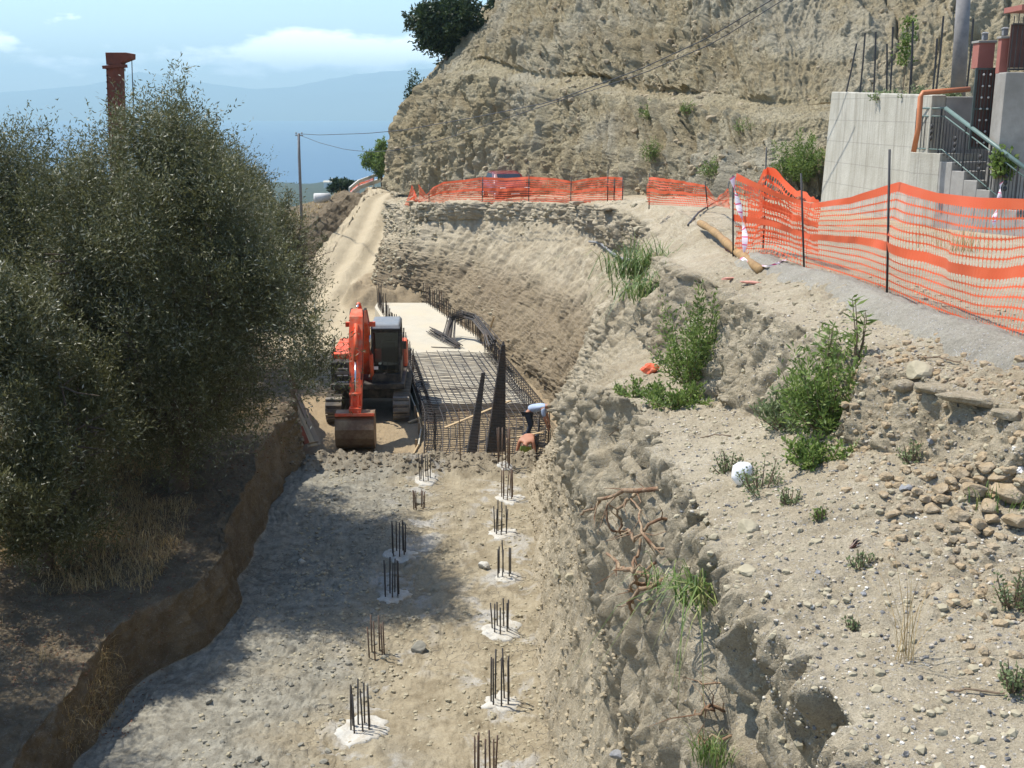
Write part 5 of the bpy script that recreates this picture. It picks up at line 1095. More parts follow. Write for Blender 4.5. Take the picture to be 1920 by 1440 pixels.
# bundles of bars on the slab
def bars(a, b, n, r, name, label, spread=.05, mat='rebar'):
    a, b = Vector(a), Vector(b); c = a; t = thing(name, c, label, 'rebar bundle')
    for i in range(n):
        o1 = Vector((rs.normal() * spread, 0, abs(rs.normal()) * spread * .6)); e = rs.normal() * .12; d = (b - a); m = MB(); m.tube([o1 + d.normalized() * e, d * .5 + o1 * 1.2, d + o1 * .8 + d.normalized() * rs.normal() * .1], r, 5); m.build('bar', M[mat], t)
def onslab(px, py, dz=.03):
    D = 42
    for _ in range(20): z = sz(D) + dz; q = atz(px, py, z); D = q.y
    return q
bars(onslab(808, 622, .06), onslab(858, 650, .06), 16, .02, 'bar_stack', 'straight stack of dark bars lying across the concrete slab', .11)
ar = thing('arched_bar_bundle', (0, 0, 0), 'big bundle of bars bent into an arch at the right edge of the slab', 'rebar bundle')
pA = [(838, 628, 42.6), (846, 600, 43.3), (872, 592, 43.0), (893, 598, 42.2), (915, 625, 41.0), (925, 645, 40.2)]
for i in range(26):
    o1 = Vector((rs.normal() * .08, rs.normal() * .12, rs.normal() * .09)); m = MB(); q = [Vector(at(*p)) + o1 * (1.0 if 0 < k < 5 else 1.6) for k, p in enumerate(pA)]
    q[0].z = sz(42.5) + .02; q[0] += Vector((0, 0, 0)); m.tube(q, .018, 5); m.build('bent_bar', M['rebar'], ar)
m = MB(); m.beam(onslab(908, 648), at(926, 594, 41.5), .07, .05); tag(m.build('timber_prop', M['wood']), 'pale timber prop leaning against the arched bar bundle', 'timber')
bars(onslab(812, 651, .02), onslab(862, 653, .02), 2, .014, 'loose_bars', 'pair of thin loose bars on the slab in front of the dark stack', .03)
# planks leaning in the cut at the left of the excavator
t = thing('plank_stack', Vector(at(590, 838, 29.8)), 'bundle of long timber planks leaning up the bank left of the excavator', 'planks')
b0 = Vector(at(590, 838, 29.8)); e0 = Vector(at(545, 735, 33.0))
for i in range(7):
    o1 = Vector((.09 * (i % 4) - .15, .03 * i, .035 * (i // 4) + .01 * i)); m = MB(); m.beam(o1, e0 - b0 + o1 + Vector((rs.normal() * .05, 0, rs.normal() * .04)), .10, .028); m.build('plank', M['wood'] if i % 3 else M['woodgrey'], t, .003)
m = MB(); m.beam(at(575, 832, 29.5), at(562, 800, 29.6), .2, .04); tag(m.build('rusty_plate', M['rustmast']), 'small rusty plate under the leaning planks', 'plate')
m = MB(); m.beam(atz(766, 792, -.78), atz(788, 784, -.70), .12, .03); tag(m.build('board', M['wood']), 'short pale board on the ground between the bucket and the cage', 'board')

# ---------------------------------------------------------------- excavator facing the camera
EX = thing('excavator', (-4.62, 35.7, -.85), 'orange tracked excavator facing the camera with its bucket resting on the ground', 'excavator', rz=R(3))
for sx in (-1, 1):
    tk = MB(); xc = sx * 1.05; L_, h0, r = 1.55, .40, .38; w = .5; prof = []
    for k in range(13): a = math.pi / 2 + math.pi * k / 12; prof.append((-L_ + r * math.cos(a), h0 + r * math.sin(a)))
    for k in range(13): a = -math.pi / 2 + math.pi * k / 12; prof.append((L_ + r * math.cos(a), h0 + r * math.sin(a)))
    per = np.array(prof + [prof[0]]); dd = np.concatenate([[0], np.cumsum(np.linalg.norm(np.diff(per, axis=0), axis=1))]); N_ = 44
    tr = MB(); tr.prism(prof, xc - w / 2 + .06, xc + w / 2 - .06); sh = MB()
    for k in range(N_):
        s_ = dd[-1] * k / N_; y = np.interp(s_, dd, per[:, 0]); z = np.interp(s_, dd, per[:, 1]); y2 = np.interp((s_ + .01) % dd[-1], dd, per[:, 0]); z2 = np.interp((s_ + .01) % dd[-1], dd, per[:, 1])
        rot = Matrix.Rotation(math.atan2(z2 - z, y2 - y), 3, 'X'); sh.box((xc, y, z), (w, .165, .05), rot); sh.box(Vector((xc, y, z)) + rot @ Vector((0, .03, -.04)), (w, .03, .05), rot)
    trk = tr.build('track', M['black'], EX); sh.build('shoes', M['track'], trk)
    wh = MB()
    for yy, rr_ in ((-L_, .30), (L_, .30)): wh.disc((xc + sx * .22, yy, h0), (1, 0, 0), rr_, .1, 20)
    wh.build('idler_wheels', M['track'], trk); fr = MB(); fr.box((xc, 0, h0), (.36, 2.5, .34)); fr.build('track_frame', M['orange'], trk, .02)
m = MB(); m.box((0, 0, .62), (1.9, 1.3, .3)); m.disc((0, 0, .85), (0, 0, 1), .6, .25, 24); m.build('undercarriage', M['black'], EX, .02)
m = MB(); m.box((0, .15, 1.06), (2.3, 3.2, .18)); m.build('turntable_deck', M['black'], EX, .02)
# machine housing: black vented front at the viewer's left, orange hood above, counterweight behind
m = MB(); m.box((-.80, -.95, 1.42), (.72, .5, .78)); hb = m.build('tool_box', M['black'], EX, .04)
for z in (1.60, 1.38, 1.17): m = MB(); m.box((-.80, -1.205, z), (.34, .03, .035)); m.build('vent_trim', M['white'], hb)
m = MB(); m.box((-.80, -1.21, 1.48), (.5, .02, .1)); m.build('grille', M['greypipe'], hb)
m = MB(); m.box((-.80, .15, 1.58), (.74, 1.7, .80)); m.box((-.1, .65, 1.55), (1.5, .9, .75)); m.build('hood', M['orange'], EX, .05)
m = MB(); prof = [(-1.15, .95), (-.35 - .0, 1.12)]
cwp = [(1.0, 1.1), (1.75, 1.1), (1.85, 1.3), (1.8, 1.9), (1.65, 2.0), (1.0, 2.0)]; m.prism(cwp, -1.15, 1.15); m.build('counterweight', M['orange'], EX, .06)
m = MB(); m.tube([(-1.1, -.9, 1.8), (-1.1, -.9, 2.35), (-1.1, -.86, 2.42), (-1.1, -.5, 2.42), (-1.1, -.45, 2.35), (-1.1, -.45, 1.8)], .018, 6); m.tube([(-.72, -.9, 1.8), (-.72, -.9, 2.1), (-1.1, -.9, 2.1)], .014, 6); m.build('handrail', M['black'], EX)
m = MB(); m.tube([(-.5, .5, 1.9), (-.5, .5, 2.3)], .05, 10); m.build('exhaust', M['black'], EX)
# cab at the viewer's right
cx0, cx1, cy0, cy1, cz0, cz1 = .12, 1.04, -1.25, .35, 1.10, 2.92
m = MB(); P4 = .065
for x in (cx0 + P4 / 2, cx1 - P4 / 2):
    m.beam((x, cy0 + .03, cz0), (x, cy0 + .20, cz1 - .08), P4, P4, (0, 1, 0)); m.beam((x, cy1 - .05, cz0), (x, cy1 - .05, cz1 - .08), P4, .1, (0, 1, 0)); m.beam((x, -.4, cz0), (x, -.4, cz1 - .08), P4, P4, (0, 1, 0))
m.box(((cx0 + cx1) / 2, cy0 + .03, cz0 + .16), (cx1 - cx0, .06, .32)); m.box(((cx0 + cx1) / 2, cy0 + .19, cz1 - .14), (cx1 - cx0 - .1, .06, .1))
m.box((cx1 - .03, -.42, cz0 + .3), (.05, 1.55, .6)); m.box((cx0 + .03, -.42, cz0 + .25), (.05, 1.55, .5)); m.box(((cx0 + cx1) / 2, cy1, 1.9), (cx1 - cx0, .05, 1.5)); m.box(((cx0 + cx1) / 2, -.45, cz0 + .03), (cx1 - cx0, 1.6, .06))
cabo = m.build('cab', M['black'], EX, .012)
m = MB(); m.box(((cx0 + cx1) / 2, -.42, cz1), (cx1 - cx0 + .04, 1.62, .14), None, .88); m.build('cab_roof', M['greycap'], cabo, .04)
def glassm():
    t = NT('clear_glass'); t.fin((.5, .55, .55), .03, spec=.8); tr = t.n.new('ShaderNodeBsdfTransparent'); tr.inputs[0].default_value = (.42, .46, .46, 1); ms = t.n.new('ShaderNodeMixShader'); ms.inputs[0].default_value = .965
    g = t.n.new('ShaderNodeBsdfGlossy'); g.inputs['Roughness'].default_value = .03; t.l.new(g.outputs[0], ms.inputs[1]); t.l.new(tr.outputs[0], ms.inputs[2]); t.l.new(ms.outputs[0], t.out.inputs[0]); return t.m
M['clear'] = glassm()
m = MB(); m.beam(((cx0 + cx1) / 2, cy0 + .075, cz0 + .34), ((cx0 + cx1) / 2, cy0 + .185, cz1 - .2), cx1 - cx0 - .15, .008, (0, 1, 0)); m.build('windscreen', M['clear'], cabo)
m = MB(); m.box((cx1 - .02, -.05, 2.2), (.008, .6, 1.0)); m.box((cx1 - .02, -.78, 2.2), (.008, .6, 1.0)); m.build('side_window', M['clear'], cabo)
m = MB(); m.box((.6, -.2, 1.45), (.5, .5, .18)); m.box((.6, .05, 1.85), (.48, .16, .75)); m.box((.6, .06, 2.32), (.3, .12, .2)); m.build('driver_seat', M['rubber'], cabo, .04)
m = MB(); m.tube([(.45, -.9, 1.2), (.45, -.85, 1.75)], .015, 5); m.tube([(.6, -.9, 1.2), (.6, -.85, 1.75)], .015, 5); m.box((.35, -.6, 1.5), (.1, .4, .25)); m.box((.88, -.6, 1.5), (.1, .4, .25)); m.build('control_levers', M['greypipe'], cabo)
m = MB(); m.box((.25, cy0 + .0, 1.62), (.16, .012, .1)); m.build('sticker', M['white'], cabo)
m = MB(); m.tube([(cx1, cy0 + .1, 2.75), (cx1 + .1, cy0 - .02, 2.7), (cx1 + .1, cy0 - .02, 1.5)], .013, 5); m.box((cx1 + .12, cy0, 2.35), (.14, .04, .25)); m.build('mirror', M['black'], cabo)
# boom, arm, cylinders
bx = -.14
def boxbeam(name, pts, ws, hs, mat, par, x=bx, bev=.015):
    m = MB(); vs = []; n = len(pts)
    for i, (y, z) in enumerate(pts):
        a = pts[max(i - 1, 0)]; c = pts[min(i + 1, n - 1)]; d = Vector((0, c[0] - a[0], c[1] - a[1])).normalized(); up = Vector((0, -d.z, d.y)); h = hs[i]; w = ws[i]
        for sx, su in ((-1, -1), (1, -1), (1, 1), (-1, 1)): vs.append(Vector((x + sx * w / 2, y, z)) + up * su * h / 2)
    fs = [(4 * i + k, 4 * i + (k + 1) % 4, 4 * i + 4 + (k + 1) % 4, 4 * i + 4 + k) for i in range(n - 1) for k in range(4)] + [(3, 2, 1, 0), (4 * n - 4, 4 * n - 3, 4 * n - 2, 4 * n - 1)]
    m.add(vs, fs); return m.build(name, M[mat], par, bev)
bo = boxbeam('boom', [(-.55, 1.35), (-.95, 2.2), (-1.35, 2.95), (-1.85, 3.35), (-2.6, 3.50), (-3.05, 3.48)], [.42, .46, .48, .46, .42, .36], [.32, .42, .52, .46, .34, .24], 'orange', EX)
am = boxbeam('arm', [(-2.75, 3.72), (-3.0, 3.50), (-3.25, 3.0), (-3.75, 2.0), (-4.20, 1.12), (-4.3, .95)], [.32, .40, .40, .37, .34, .30], [.20, .42, .44, .36, .26, .2], 'orange', EX)
m = MB()
for sx in (-1, 1): m.tube([(bx + sx * .27, -1.15, 1.25), (bx + sx * .27, -1.45, 2.1)], .065, 12)
m.build('boom_cylinder', M['orange'], EX); m = MB()
for sx in (-1, 1): m.tube([(bx + sx * .27, -1.45, 2.1), (bx + sx * .27, -1.65, 2.75)], .035, 10)
m.build('boom_rod', M['chrome'], EX)
m = MB(); m.tube([(bx, -1.5, 3.5), (bx, -2.2, 3.82)], .07, 12); m.build('arm_cylinder', M['orange'], bo); m = MB(); m.tube([(bx, -2.2, 3.82), (bx, -2.72, 3.82)], .035, 10); m.build('arm_rod', M['chrome'], bo)
m = MB(); m.tube([(bx, -3.3, 3.42), (bx, -3.85, 2.45)], .06, 12); m.build('bucket_cylinder', M['orange'], am); m = MB(); m.tube([(bx, -3.85, 2.45), (bx, -4.35, 1.55)], .032, 10); m.build('bucket_rod', M['chrome'], am)
m = MB()
for sx in (-1, 1): m.beam((bx + sx * .13, -4.35, 1.55), (bx + sx * .13, -4.22, 1.1), .03, .1); m.beam((bx + sx * .09, -4.35, 1.55), (bx + sx * .09, -4.62, 1.05), .03, .1)
m.disc((bx, -4.35, 1.55), (1, 0, 0), .055, .34, 12); m.disc((bx, -4.2, 1.0), (1, 0, 0), .05, .36, 12); m.build('bucket_link', M['orange'], am)
m = MB()
for sx in (-1, 1):
    for dx in (0, .035): m.tube([(bx + sx * (.15 + dx), -.9, 1.9), (bx + sx * (.20 + dx), -1.5, 3.1), (bx + sx * (.19 + dx), -2.2, 3.7), (bx + sx * (.16 + dx), -2.9, 3.72), (bx + sx * (.17 + dx), -3.4, 3.0), (bx + sx * (.15 + dx), -4.0, 1.9)], .014, 5)
m.build('hydraulic_hoses', M['rubber'], bo)
for sx, nm in ((-1, 'l'), (1, 'r')):
    m = MB(); m.box((bx + sx * .36, -1.75, 3.12), (.20, .1, .15)); m.beam((bx + sx * .15, -1.75, 3.1), (bx + sx * .3, -1.75, 3.1), .05, .05); m.build('work_light', M['orange'], bo, .012)
# bucket: curled back plate toward the camera
bw = 1.08; outer = [(-4.05, 1.02), (-4.3, 1.08), (-4.62, 1.05), (-4.86, .90), (-4.98, .66), (-4.97, .40), (-4.85, .17), (-4.62, .02), (-4.3, -.04), (-4.0, -.02)]
inner = [(-4.05, .97), (-4.3, 1.03), (-4.6, 1.0), (-4.82, .87), (-4.93, .65), (-4.92, .42), (-4.81, .21), (-4.6, .06), (-4.3, .01), (-4.0, .02)]
m = MB(); n = len(outer); m.prism(outer + inner[::-1], bx - bw / 2, bx + bw / 2)
bk = m.build('bucket', M['bucket'], EX, .008); m = MB()
for sx in (-1, 1): m = MB(); m.prism(outer, bx + sx * bw / 2 - .015, bx + sx * bw / 2 + .015); m.build('side_plate', M['bucket'], bk)
m = MB(); m.box((bx, -4.72, 1.03), (bw + .04, .26, .09), Matrix.Rotation(-.35, 3, 'X')); m.box((bx, -4.45, 1.12), (.34, .34, .16)); m.build('hanger_plate', M['orange'], bk, .01)
m = MB()
for k in range(5): m.beam((bx - .44 + .22 * k, -4.05, -.01), (bx - .44 + .22 * k, -3.82, .02), .09, .05, w2=.05, h2=.015)
m.build('teeth', M['track'], bk)

# ---------------------------------------------------------------- people
def figure(name, pelvis, joints, edges, radii, mat, parent, sub=2):
    me = bpy.data.meshes.new(name); me.from_pydata([tuple(j) for j in joints], edges, []); o = bpy.data.objects.new(name, me); COL.objects.link(o); me.materials.append(mat); o.parent = parent
    sk = o.modifiers.new('skin', 'SKIN'); me.skin_vertices or None
    if not me.skin_vertices:
        bpy.context.view_layer.objects.active = o
    for i, v in enumerate(me.skin_vertices[0].data): v.radius = radii[i] if isinstance(radii[i], tuple) else (radii[i], radii[i]); v.use_root = (i == 0)
    ss = o.modifiers.new('sub', 'SUBSURF'); ss.levels = sub; ss.render_levels = sub; sk.use_smooth_shade = True
    return o
def worker(loc, rz, label, shirt, trousers, capm, skinm, hatname, bend=1.25, sleeves=True):
    t = thing('person', loc, label, 'person', rz=rz)
    # local: faces +x, bent forward at the hips
    H = Vector((0, 0, .88)); ch = H + Vector((math.sin(bend), 0, math.cos(bend))) * .42; nk = ch + Vector((math.sin(bend + .15), 0, math.cos(bend + .15))) * .16; hd = nk + Vector((math.sin(bend + .3), 0, math.cos(bend + .3))) * .16
    J = [H, H.lerp(ch, .5) + Vector((-.02, 0, .03)), ch, nk, nk.lerp(hd, .45), hd + Vector((.03, 0, -.02))]
    E = [(0, 1), (1, 2), (2, 3), (3, 4), (4, 5)]; Rr = [(.15, .12), (.145, .11), (.17, .12), (.06, .06), (.085, .09), (.095, .085)]
    for s in (-1, 1):
        b = len(J); sh = ch + Vector((.06, s * .19, .0)); elb = sh + Vector((.07, s * .06, -.29)); wr = elb + Vector((.08, -s * .05, -.25)); hp = wr + Vector((.02, 0, -.06))
        J += [sh, elb, wr, hp]; E += [(2, b), (b, b + 1), (b + 1, b + 2), (b + 2, b + 3)]; Rr += [.058, .042, .028, (.034, .02)]
        for k in range(4):
            fb = len(J); J += [hp + Vector((.012 * k - .01, s * (.018 - .012 * k), -.045)), hp + Vector((.012 * k + .004, s * (.016 - .012 * k), -.085 + .004 * abs(k - 1)))]; E += [(b + 3, fb), (fb, fb + 1)]; Rr += [.009, .007]
        fb = len(J); J += [wr + Vector((.035, -s * .02, -.045)), wr + Vector((.05, -s * .03, -.075))]; E += [(b + 2, fb), (fb, fb + 1)]; Rr += [.010, .008]
        b = len(J); hip = H + Vector((0, s * .09, -.06)); kn = Vector((.10, s * .13, .47)); an = Vector((-.05, s * .15, .09)); toe = Vector((.13, s * .17, .035))
        J += [hip, kn, an, toe]; E += [(0, b), (b, b + 1), (b + 1, b + 2), (b + 2, b + 3)]; Rr += [.085, .06, .042, (.045, .03)]
    body = figure('body', H, J, E, Rr, M[skinm], t)
    if shirt:
        J2 = [H + Vector((.0, 0, .03)), J[1], ch, nk.lerp(ch, .3)]; E2 = [(0, 1), (1, 2), (2, 3)]; R2 = [(.172, .140), (.168, .132), (.192, .142), .085]
        for s in (-1, 1): b = len(J2); sh = ch + Vector((.06, s * .19, .0)); elb = sh + Vector((.07, s * .06, -.29)); J2 += [sh, sh.lerp(elb, .85)]; E2 += [(2, b), (b, b + 1)]; R2 += [.078, .060]
        figure('shirt', H, J2, E2, R2, M[shirt], body)
    J3 = [H + Vector((-.0, 0, .04))]; E3 = []; R3 = [(.166, .135)]
    for s in (-1, 1): b = len(J3); J3 += [H + Vector((0, s * .09, -.06)), Vector((.10, s * .13, .47)), Vector((-.05, s * .15, .12))]; E3 += [(0, b), (b, b + 1), (b + 1, b + 2)]; R3 += [.103, .076, .066]
    figure('trousers', H, J3, E3, R3, M[trousers], body)
    for s in (-1, 1): m = MB(); m.box((.03, s * .16, .04), (.28, .10, .09)); m.build('boot', M['rubber'], body, .02)
    hc = hd + Vector((.0, 0, .0)); up = Vector((math.sin(bend + .3), 0, math.cos(bend + .3))); m = MB(); rot = up.to_track_quat('Z', 'Y').to_matrix(); vs = []
    for i in range(7):
        a = i / 6 * math.pi / 2
        for k in range(16): p = 2 * math.pi * k / 16; vs.append(hc + rot @ Vector((.116 * math.cos(a) * math.cos(p), .108 * math.cos(a) * math.sin(p), .02 + .115 * math.sin(a))))
    m.add(vs, [(i * 16 + k, i * 16 + (k + 1) % 16, (i + 1) * 16 + (k + 1) % 16, (i + 1) * 16 + k) for i in range(6) for k in range(16)], True); fwd = rot @ Vector((1, 0, 0)); m.beam(hc + rot @ Vector((.09, 0, .03)), hc + rot @ Vector((.20, 0, .0)), .16, .012, tuple(up)); m.build(hatname, M[capm], body)
    # face: nose, brow-line eyes, ears
    m = MB(); m.tube([hc + rot @ Vector((.085, 0, .0)), hc + rot @ Vector((.118, 0, -.035))], [.012, .018], 6)
    for s in (-1, 1): m.box(hc + rot @ Vector((-.01, s * .098, -.02)), (.035, .018, .055), rot)
    m.box(hc + rot @ Vector((.092, 0, -.07)), (.012, .05, .01), rot); m.build('nose_and_ears', M[skinm], body); m = MB()
    for s in (-1, 1): m.box(hc + rot @ Vector((.095, s * .035, .0)), (.008, .022, .011), rot)
    m.build('eyes', M['black'], body); return t
worker((.46, 31.6, -.74), R(-8), 'person in pale blue shirt and white hat bending over the rebar cage', 'shirt', 'trousers', 'white', 'skin', 'hat', 1.25)
worker((.52, 30.1, -1.0), R(-105), 'bare backed person in green cap bending low at the near rebar cage corner', None, 'trousers', 'capgreen', 'clayskin', 'cap', 1.75)

# ---------------------------------------------------------------- concrete walls, stairs, railings, gate on the right
rw = thing('retaining_wall', (0, 0, 0), 'pale board marked concrete retaining wall at the cliff foot on the right', 'retaining wall')
WX = 8.72; DA, DB = 24.0, 30.2
def wz(py, D): return at(960, py, D).z
ztA, ztB = wz(178, DA), wz(172, DB)
m = MB(); m.add([(WX, DA, 4.5), (WX, DA, ztA), (WX - .38, DB, ztB), (WX - .55, DB, 4.5), (WX + .3, DA, 4.5), (WX + .3, DA, ztA), (WX - .02, DB, ztB), (WX - .1, DB, 4.5)],
      [(0, 1, 2, 3), (7, 6, 5, 4), (1, 5, 6, 2), (0, 4, 5, 1), (3, 2, 6, 7)]); m.build('side_face', M['conc'], rw, .02)
m = MB(); m.box(((WX + .303 + 10.2) / 2, DA + .18, (4.5 + wz(181, DA)) / 2), (10.2 - WX - .303, .36, wz(181, DA) - 4.5)); m.build('front_face', M['concrete_dark'], rw, .02)  # camera-facing side: its shade is put in as a darker concrete colour
# planted fill behind the wall
m = MB(); gv = []; 
for i in range(9):
    for j in range(9): gv.append((WX + .06 + j * .9 + .0, DA + .35 + i * 1.2, ztA - .12 + .05 * math.sin(i * 2.2 + j * 1.7)))
m.add(gv, [(i * 9 + j, i * 9 + j + 1, (i + 1) * 9 + j + 1, (i + 1) * 9 + j) for i in range(8) for j in range(8)], True); tag(m.build('planted_terrace_ground', M['bank']), kind='structure')
for i, (px, D, s, lab) in enumerate(((1640, 27, .55, 'green creeper on the wall top left of the grey pole'), (1700, 25.5, .6, 'green plants behind the wall top right of the creeper'), (1605, 29, .4, 'low weeds on the far end of the wall top'), (1760, 25, .4, 'greenery at the foot of the grey pole'))):
    q = at(px, 172, D); bush('creeper', (q.x + .25, D, ztA - .1), (s * 1.3, s, s * .55), 1500, .07, .04, 'greygreen', lab, 'plant', seed=140 + i)
q = at(1693, 168, 26); t = thing('vine', (q.x, 26, q.z), 'yellow green vine climbing one of the thin black posts', 'plant'); rs2 = np.random.RandomState(3)
RS = rs2; Pv = np.stack([rs2.normal(size=500) * .09, rs2.normal(size=500) * .06, .55 + 1.0 * rs2.rand(500)], 1); Pv[:, 0] += .05 * np.sin(Pv[:, 2] * 6); leaf_mesh('foliage', Pv, rs2.normal(size=(500, 3)), .08, .05, M['green'], t); m = MB(); m.tube([(0, 0, 0), (.03, 0, .8), (-.02, 0, 1.5)], .01, 5); m.build('stem', M['branch'], t)
for i, (xb, yb, xt, yt, D) in enumerate(((1586, 168, 1606, 82, 29.5), (1612, 168, 1622, 62, 28.5), (1638, 170, 1642, 60, 28), (1662, 165, 1663, 82, 28), (1669, 170, 1674, 50, 27), (1705, 172, 1712, 40, 25.6), (1708, 150, 1711, 80, 27.5), (1748, 172, 1757, 72, 25.2), (1754, 172, 1769, 30, 24.8), (1812, 165, 1825, 35, 24.6))):
    m = MB(); a = at(xb, yb + 8, D); b = at(xt, yt, D); m.tube([a, a.lerp(b, .5) + Vector((.01, 0, 0)), b], .022, 5)
    tag(m.build('fence_stake', M['postiron']), 'thin black stake on the concrete wall top, one of the bare row', 'stake', 'thin black stakes on the retaining wall top')
pb = at(1797, 170, 25.6); m = MB(); m.tube([pb - Vector((0, 0, .3)), at(1810, -60, 25.6)], [.165, .14], 16)
po = m.build('utility_pole', M['pole']); tag(po, 'thick grey concrete pole rising past the picture top behind the wall', 'pole')
# orange brown drain pipe across the wall top and down
m = MB(); m.tube([at(1818, 167, 23.9), at(1730, 174, 23.75), at(1726, 182, 23.7), at(1722, 240, 23.7), at(1713, 285, 23.7)], .055, 10); tag(m.build('drain_pipe', M['pipe']), 'orange brown plastic pipe along the wall top bending down behind the railing', 'pipe')
m = MB(); m.tube([at(1867, 150, 23.0), at(1866, 200, 23.0), at(1860, 275, 23.0)], .045, 8); tag(m.build('drain_pipe', M['pipe']), 'thin orange pipe running down beside the gate', 'pipe')
# stairs
SA = Vector((8.72, 23.95, 0)); SBv = Vector((9.75, 21.2, 0)); sd = (SBv - SA).normalized(); sn = Vector((-sd.y, sd.x, 0)); 
if sn.x < 0: sn = -sn
zl = wz(287, 23.9); ns = 8; stp = thing('concrete_stairs', (0, 0, 0), 'weathered concrete stairs going up beside the retaining wall to the gate', 'stairs'); Ls = (SBv - SA).length
for k in range(ns):
    z1 = zl - .165 * k; a = SA + sd * (Ls / ns * (k)) if k else SA - sd * .55; b = SA + sd * (Ls / ns * (k + 1)); mid = (a + b) / 2 + sn * .85; L2 = (b - a).length
    rot = Matrix.Rotation(math.atan2(sd.y, sd.x), 3, 'Z'); m = MB(); m.box((mid.x, mid.y, (z1 + 4.6) / 2), (L2 - .004, 1.7 - .004 * k, z1 - 4.6), rot); m.build('step' if k else 'landing', M['concrete_dark'] if k else M['conc'], stp, .01)
# railing
rl = thing('stair_railing', (0, 0, 0), 'black iron stair railing with close balusters and a green grey handrail', 'railing'); rh = wz(203, 23.9) - zl
A1 = SA - sd * .5 + sn * .05; A2 = SA + sd * .35 + sn * .05; A3 = SBv + sd * .25 + sn * .05
def rp(p, z): return Vector((p.x, p.y, z))
slope = lambda p: zl - .165 * ns * max(0, ((p - SA).dot(sd) - .2) / Ls) * 1.02
m = MB(); m.tube([rp(A1, zl + rh), rp(A2, zl + rh)], .02, 6); m.tube([rp(A1, zl + rh - .16), rp(A2, zl + rh - .16)], .014, 6); m.tube([rp(A2, zl + rh - .16), rp(A3, slope(A3) + rh - .16)], .014, 6); m.tube([rp(A1, zl + .08), rp(A2, zl + .08), rp(A3, slope(A3) + .02)], .014, 6); m.build('rails', M['handrail'], rl)
m = MB(); m.tube([rp(A2, zl + rh), rp(A3, slope(A3) + rh)], .042, 10); m.build('handrail', M['handrail'], rl)
nb = 40
for k in range(nb + 1):
    p = A1.lerp(A3, k / nb); lo = min(zl, slope(p)); thick = k % 8 == 0
    mm = MB(); mm.tube([rp(p, lo + (.0 if thick else .06)), rp(p, lo + rh - (.0 if thick else .16))], .022 if thick else .0095, 5); mm.build('newel' if thick else 'baluster', M['postiron'], rl)
    if k in (5, 13, 21, 29, 36):
        m2 = MB()
        for zz in (.3, .42, .54): m2.disc(rp(p, lo + zz), (sn.x, sn.y, 0), .05, .015, 10)
        m2.build('scroll', M['postiron'], rl)
# gate, pillars, right hand wall
GD = 22.9; g0 = at(1818, 275, GD); g1 = at(1868, 275, GD); gt = wz(127, GD); gb = wz(280, GD); gw = g1.x - g0.x
ga = thing('garden_gate', (g0.x, GD, gb), 'tall narrow iron gate with rosettes over dark brown panels at the stair head', 'gate')
m = MB()
for x in (0, gw): m.beam((x, 0, 0), (x, 0, gt - gb), .045, .045)
for z in (.03, (gt - gb) * .5, gt - gb - .02): m.beam((0, 0, z), (gw, 0, z), .035, .035)
m.build('gate_frame', M['gatepaint'], ga)
for k in range(7): m = MB(); x = gw * (k + 1) / 8; m.tube([(x, -.01, 0), (x, -.01, gt - gb)], .008, 5); m.build('baluster', M['gatepaint'], ga)
m = MB(); m.box((gw / 2, .04, (gt - gb) / 2), (gw - .05, .02, gt - gb - .06)); m.build('panel', M['gatepanel'], ga)
for r_ in range(7):
    for c_ in range(3): m = MB(); m.disc((gw * (c_ + 1) / 4, -.03, (gt - gb) * (r_ + .6) / 7.2), (0, 1, 0), .022, .02, 8); m.build('rosette', M['guard'], ga)
m = MB(); a = at(1868, 140, GD - .2); zt = wz(136, 22.5); m.box((a.x + 2.5, 22.5, (zt + 4.5) / 2), (5.0, .5, zt - 4.5)); tag(m.build('concrete_wall', M['concrete_dark'], None, .02), 'dark weathered concrete wall right of the gate at the picture edge', 'wall')
def pillar(px0, px1, pyt, pyb, D, label):
    a, b = at(px0, pyb, D), at(px1, pyb, D); w = b.x - a.x; t = thing('gate_pillar', ((a.x + b.x) / 2, D + w / 2, a.z), label, 'pillar'); h = wz(pyt, D) - a.z
    m = MB(); m.box((0, 0, h / 2), (w, w, h)); m.build('shaft', M['pink'], t, .01); m = MB(); m.box((0, 0, h + .02), (w + .05, w + .05, .045)); m.build('capstone', M['concrete_dark'], t, .008)
    m = MB(); m.box((0, 0, h + .12), (.09, .09, .12)); m.box((0, 0, h + .2), (.13, .13, .03), None, .4); m.build('lantern', M['greystone'], t)
pillar(1832, 1862, 80, 128, 23.4, 'pink rendered pillar with a little lantern above the gate'); pillar(1872, 1888, 72, 138, 22.6, 'second pink pillar right of the first beside the iron fence')
f0 = at(1890, 132, 22.4); t = thing('iron_fence', (f0.x, 22.4, f0.z), 'black iron fence with dark panels on the right hand wall at the top corner', 'fence')
m = MB(); m.tube([(0, 0, .02), (2.0, 0, .02)], .02, 5); m.tube([(0, 0, .85), (2.0, 0, .85)], .02, 5); m.build('rails', M['postiron'], t)
for k in range(16): m = MB(); m.tube([(.02 + k * .09, 0, 0), (.02 + k * .09, 0, 1.0 + .05 * (k % 2))], .010, 5); m.build('baluster', M['postiron'], t)
m = MB(); m.box((1.0, .06, .45), (2.0, .03, .8)); m.build('panel', M['gatepanel'], t); m = MB(); m.box((1.1, .3, 1.15), (2.0, .8, .10)); m.build('coping', M['pink'], t)
q = at(1868, 300, 22.2); bush('creeper', (q.x + .1, 22.1, q.z - .3), (.55, .4, .55), 1600, .10, .06, 'green', 'leafy green plant growing between the stairs and the right hand wall', 'plant', seed=150)

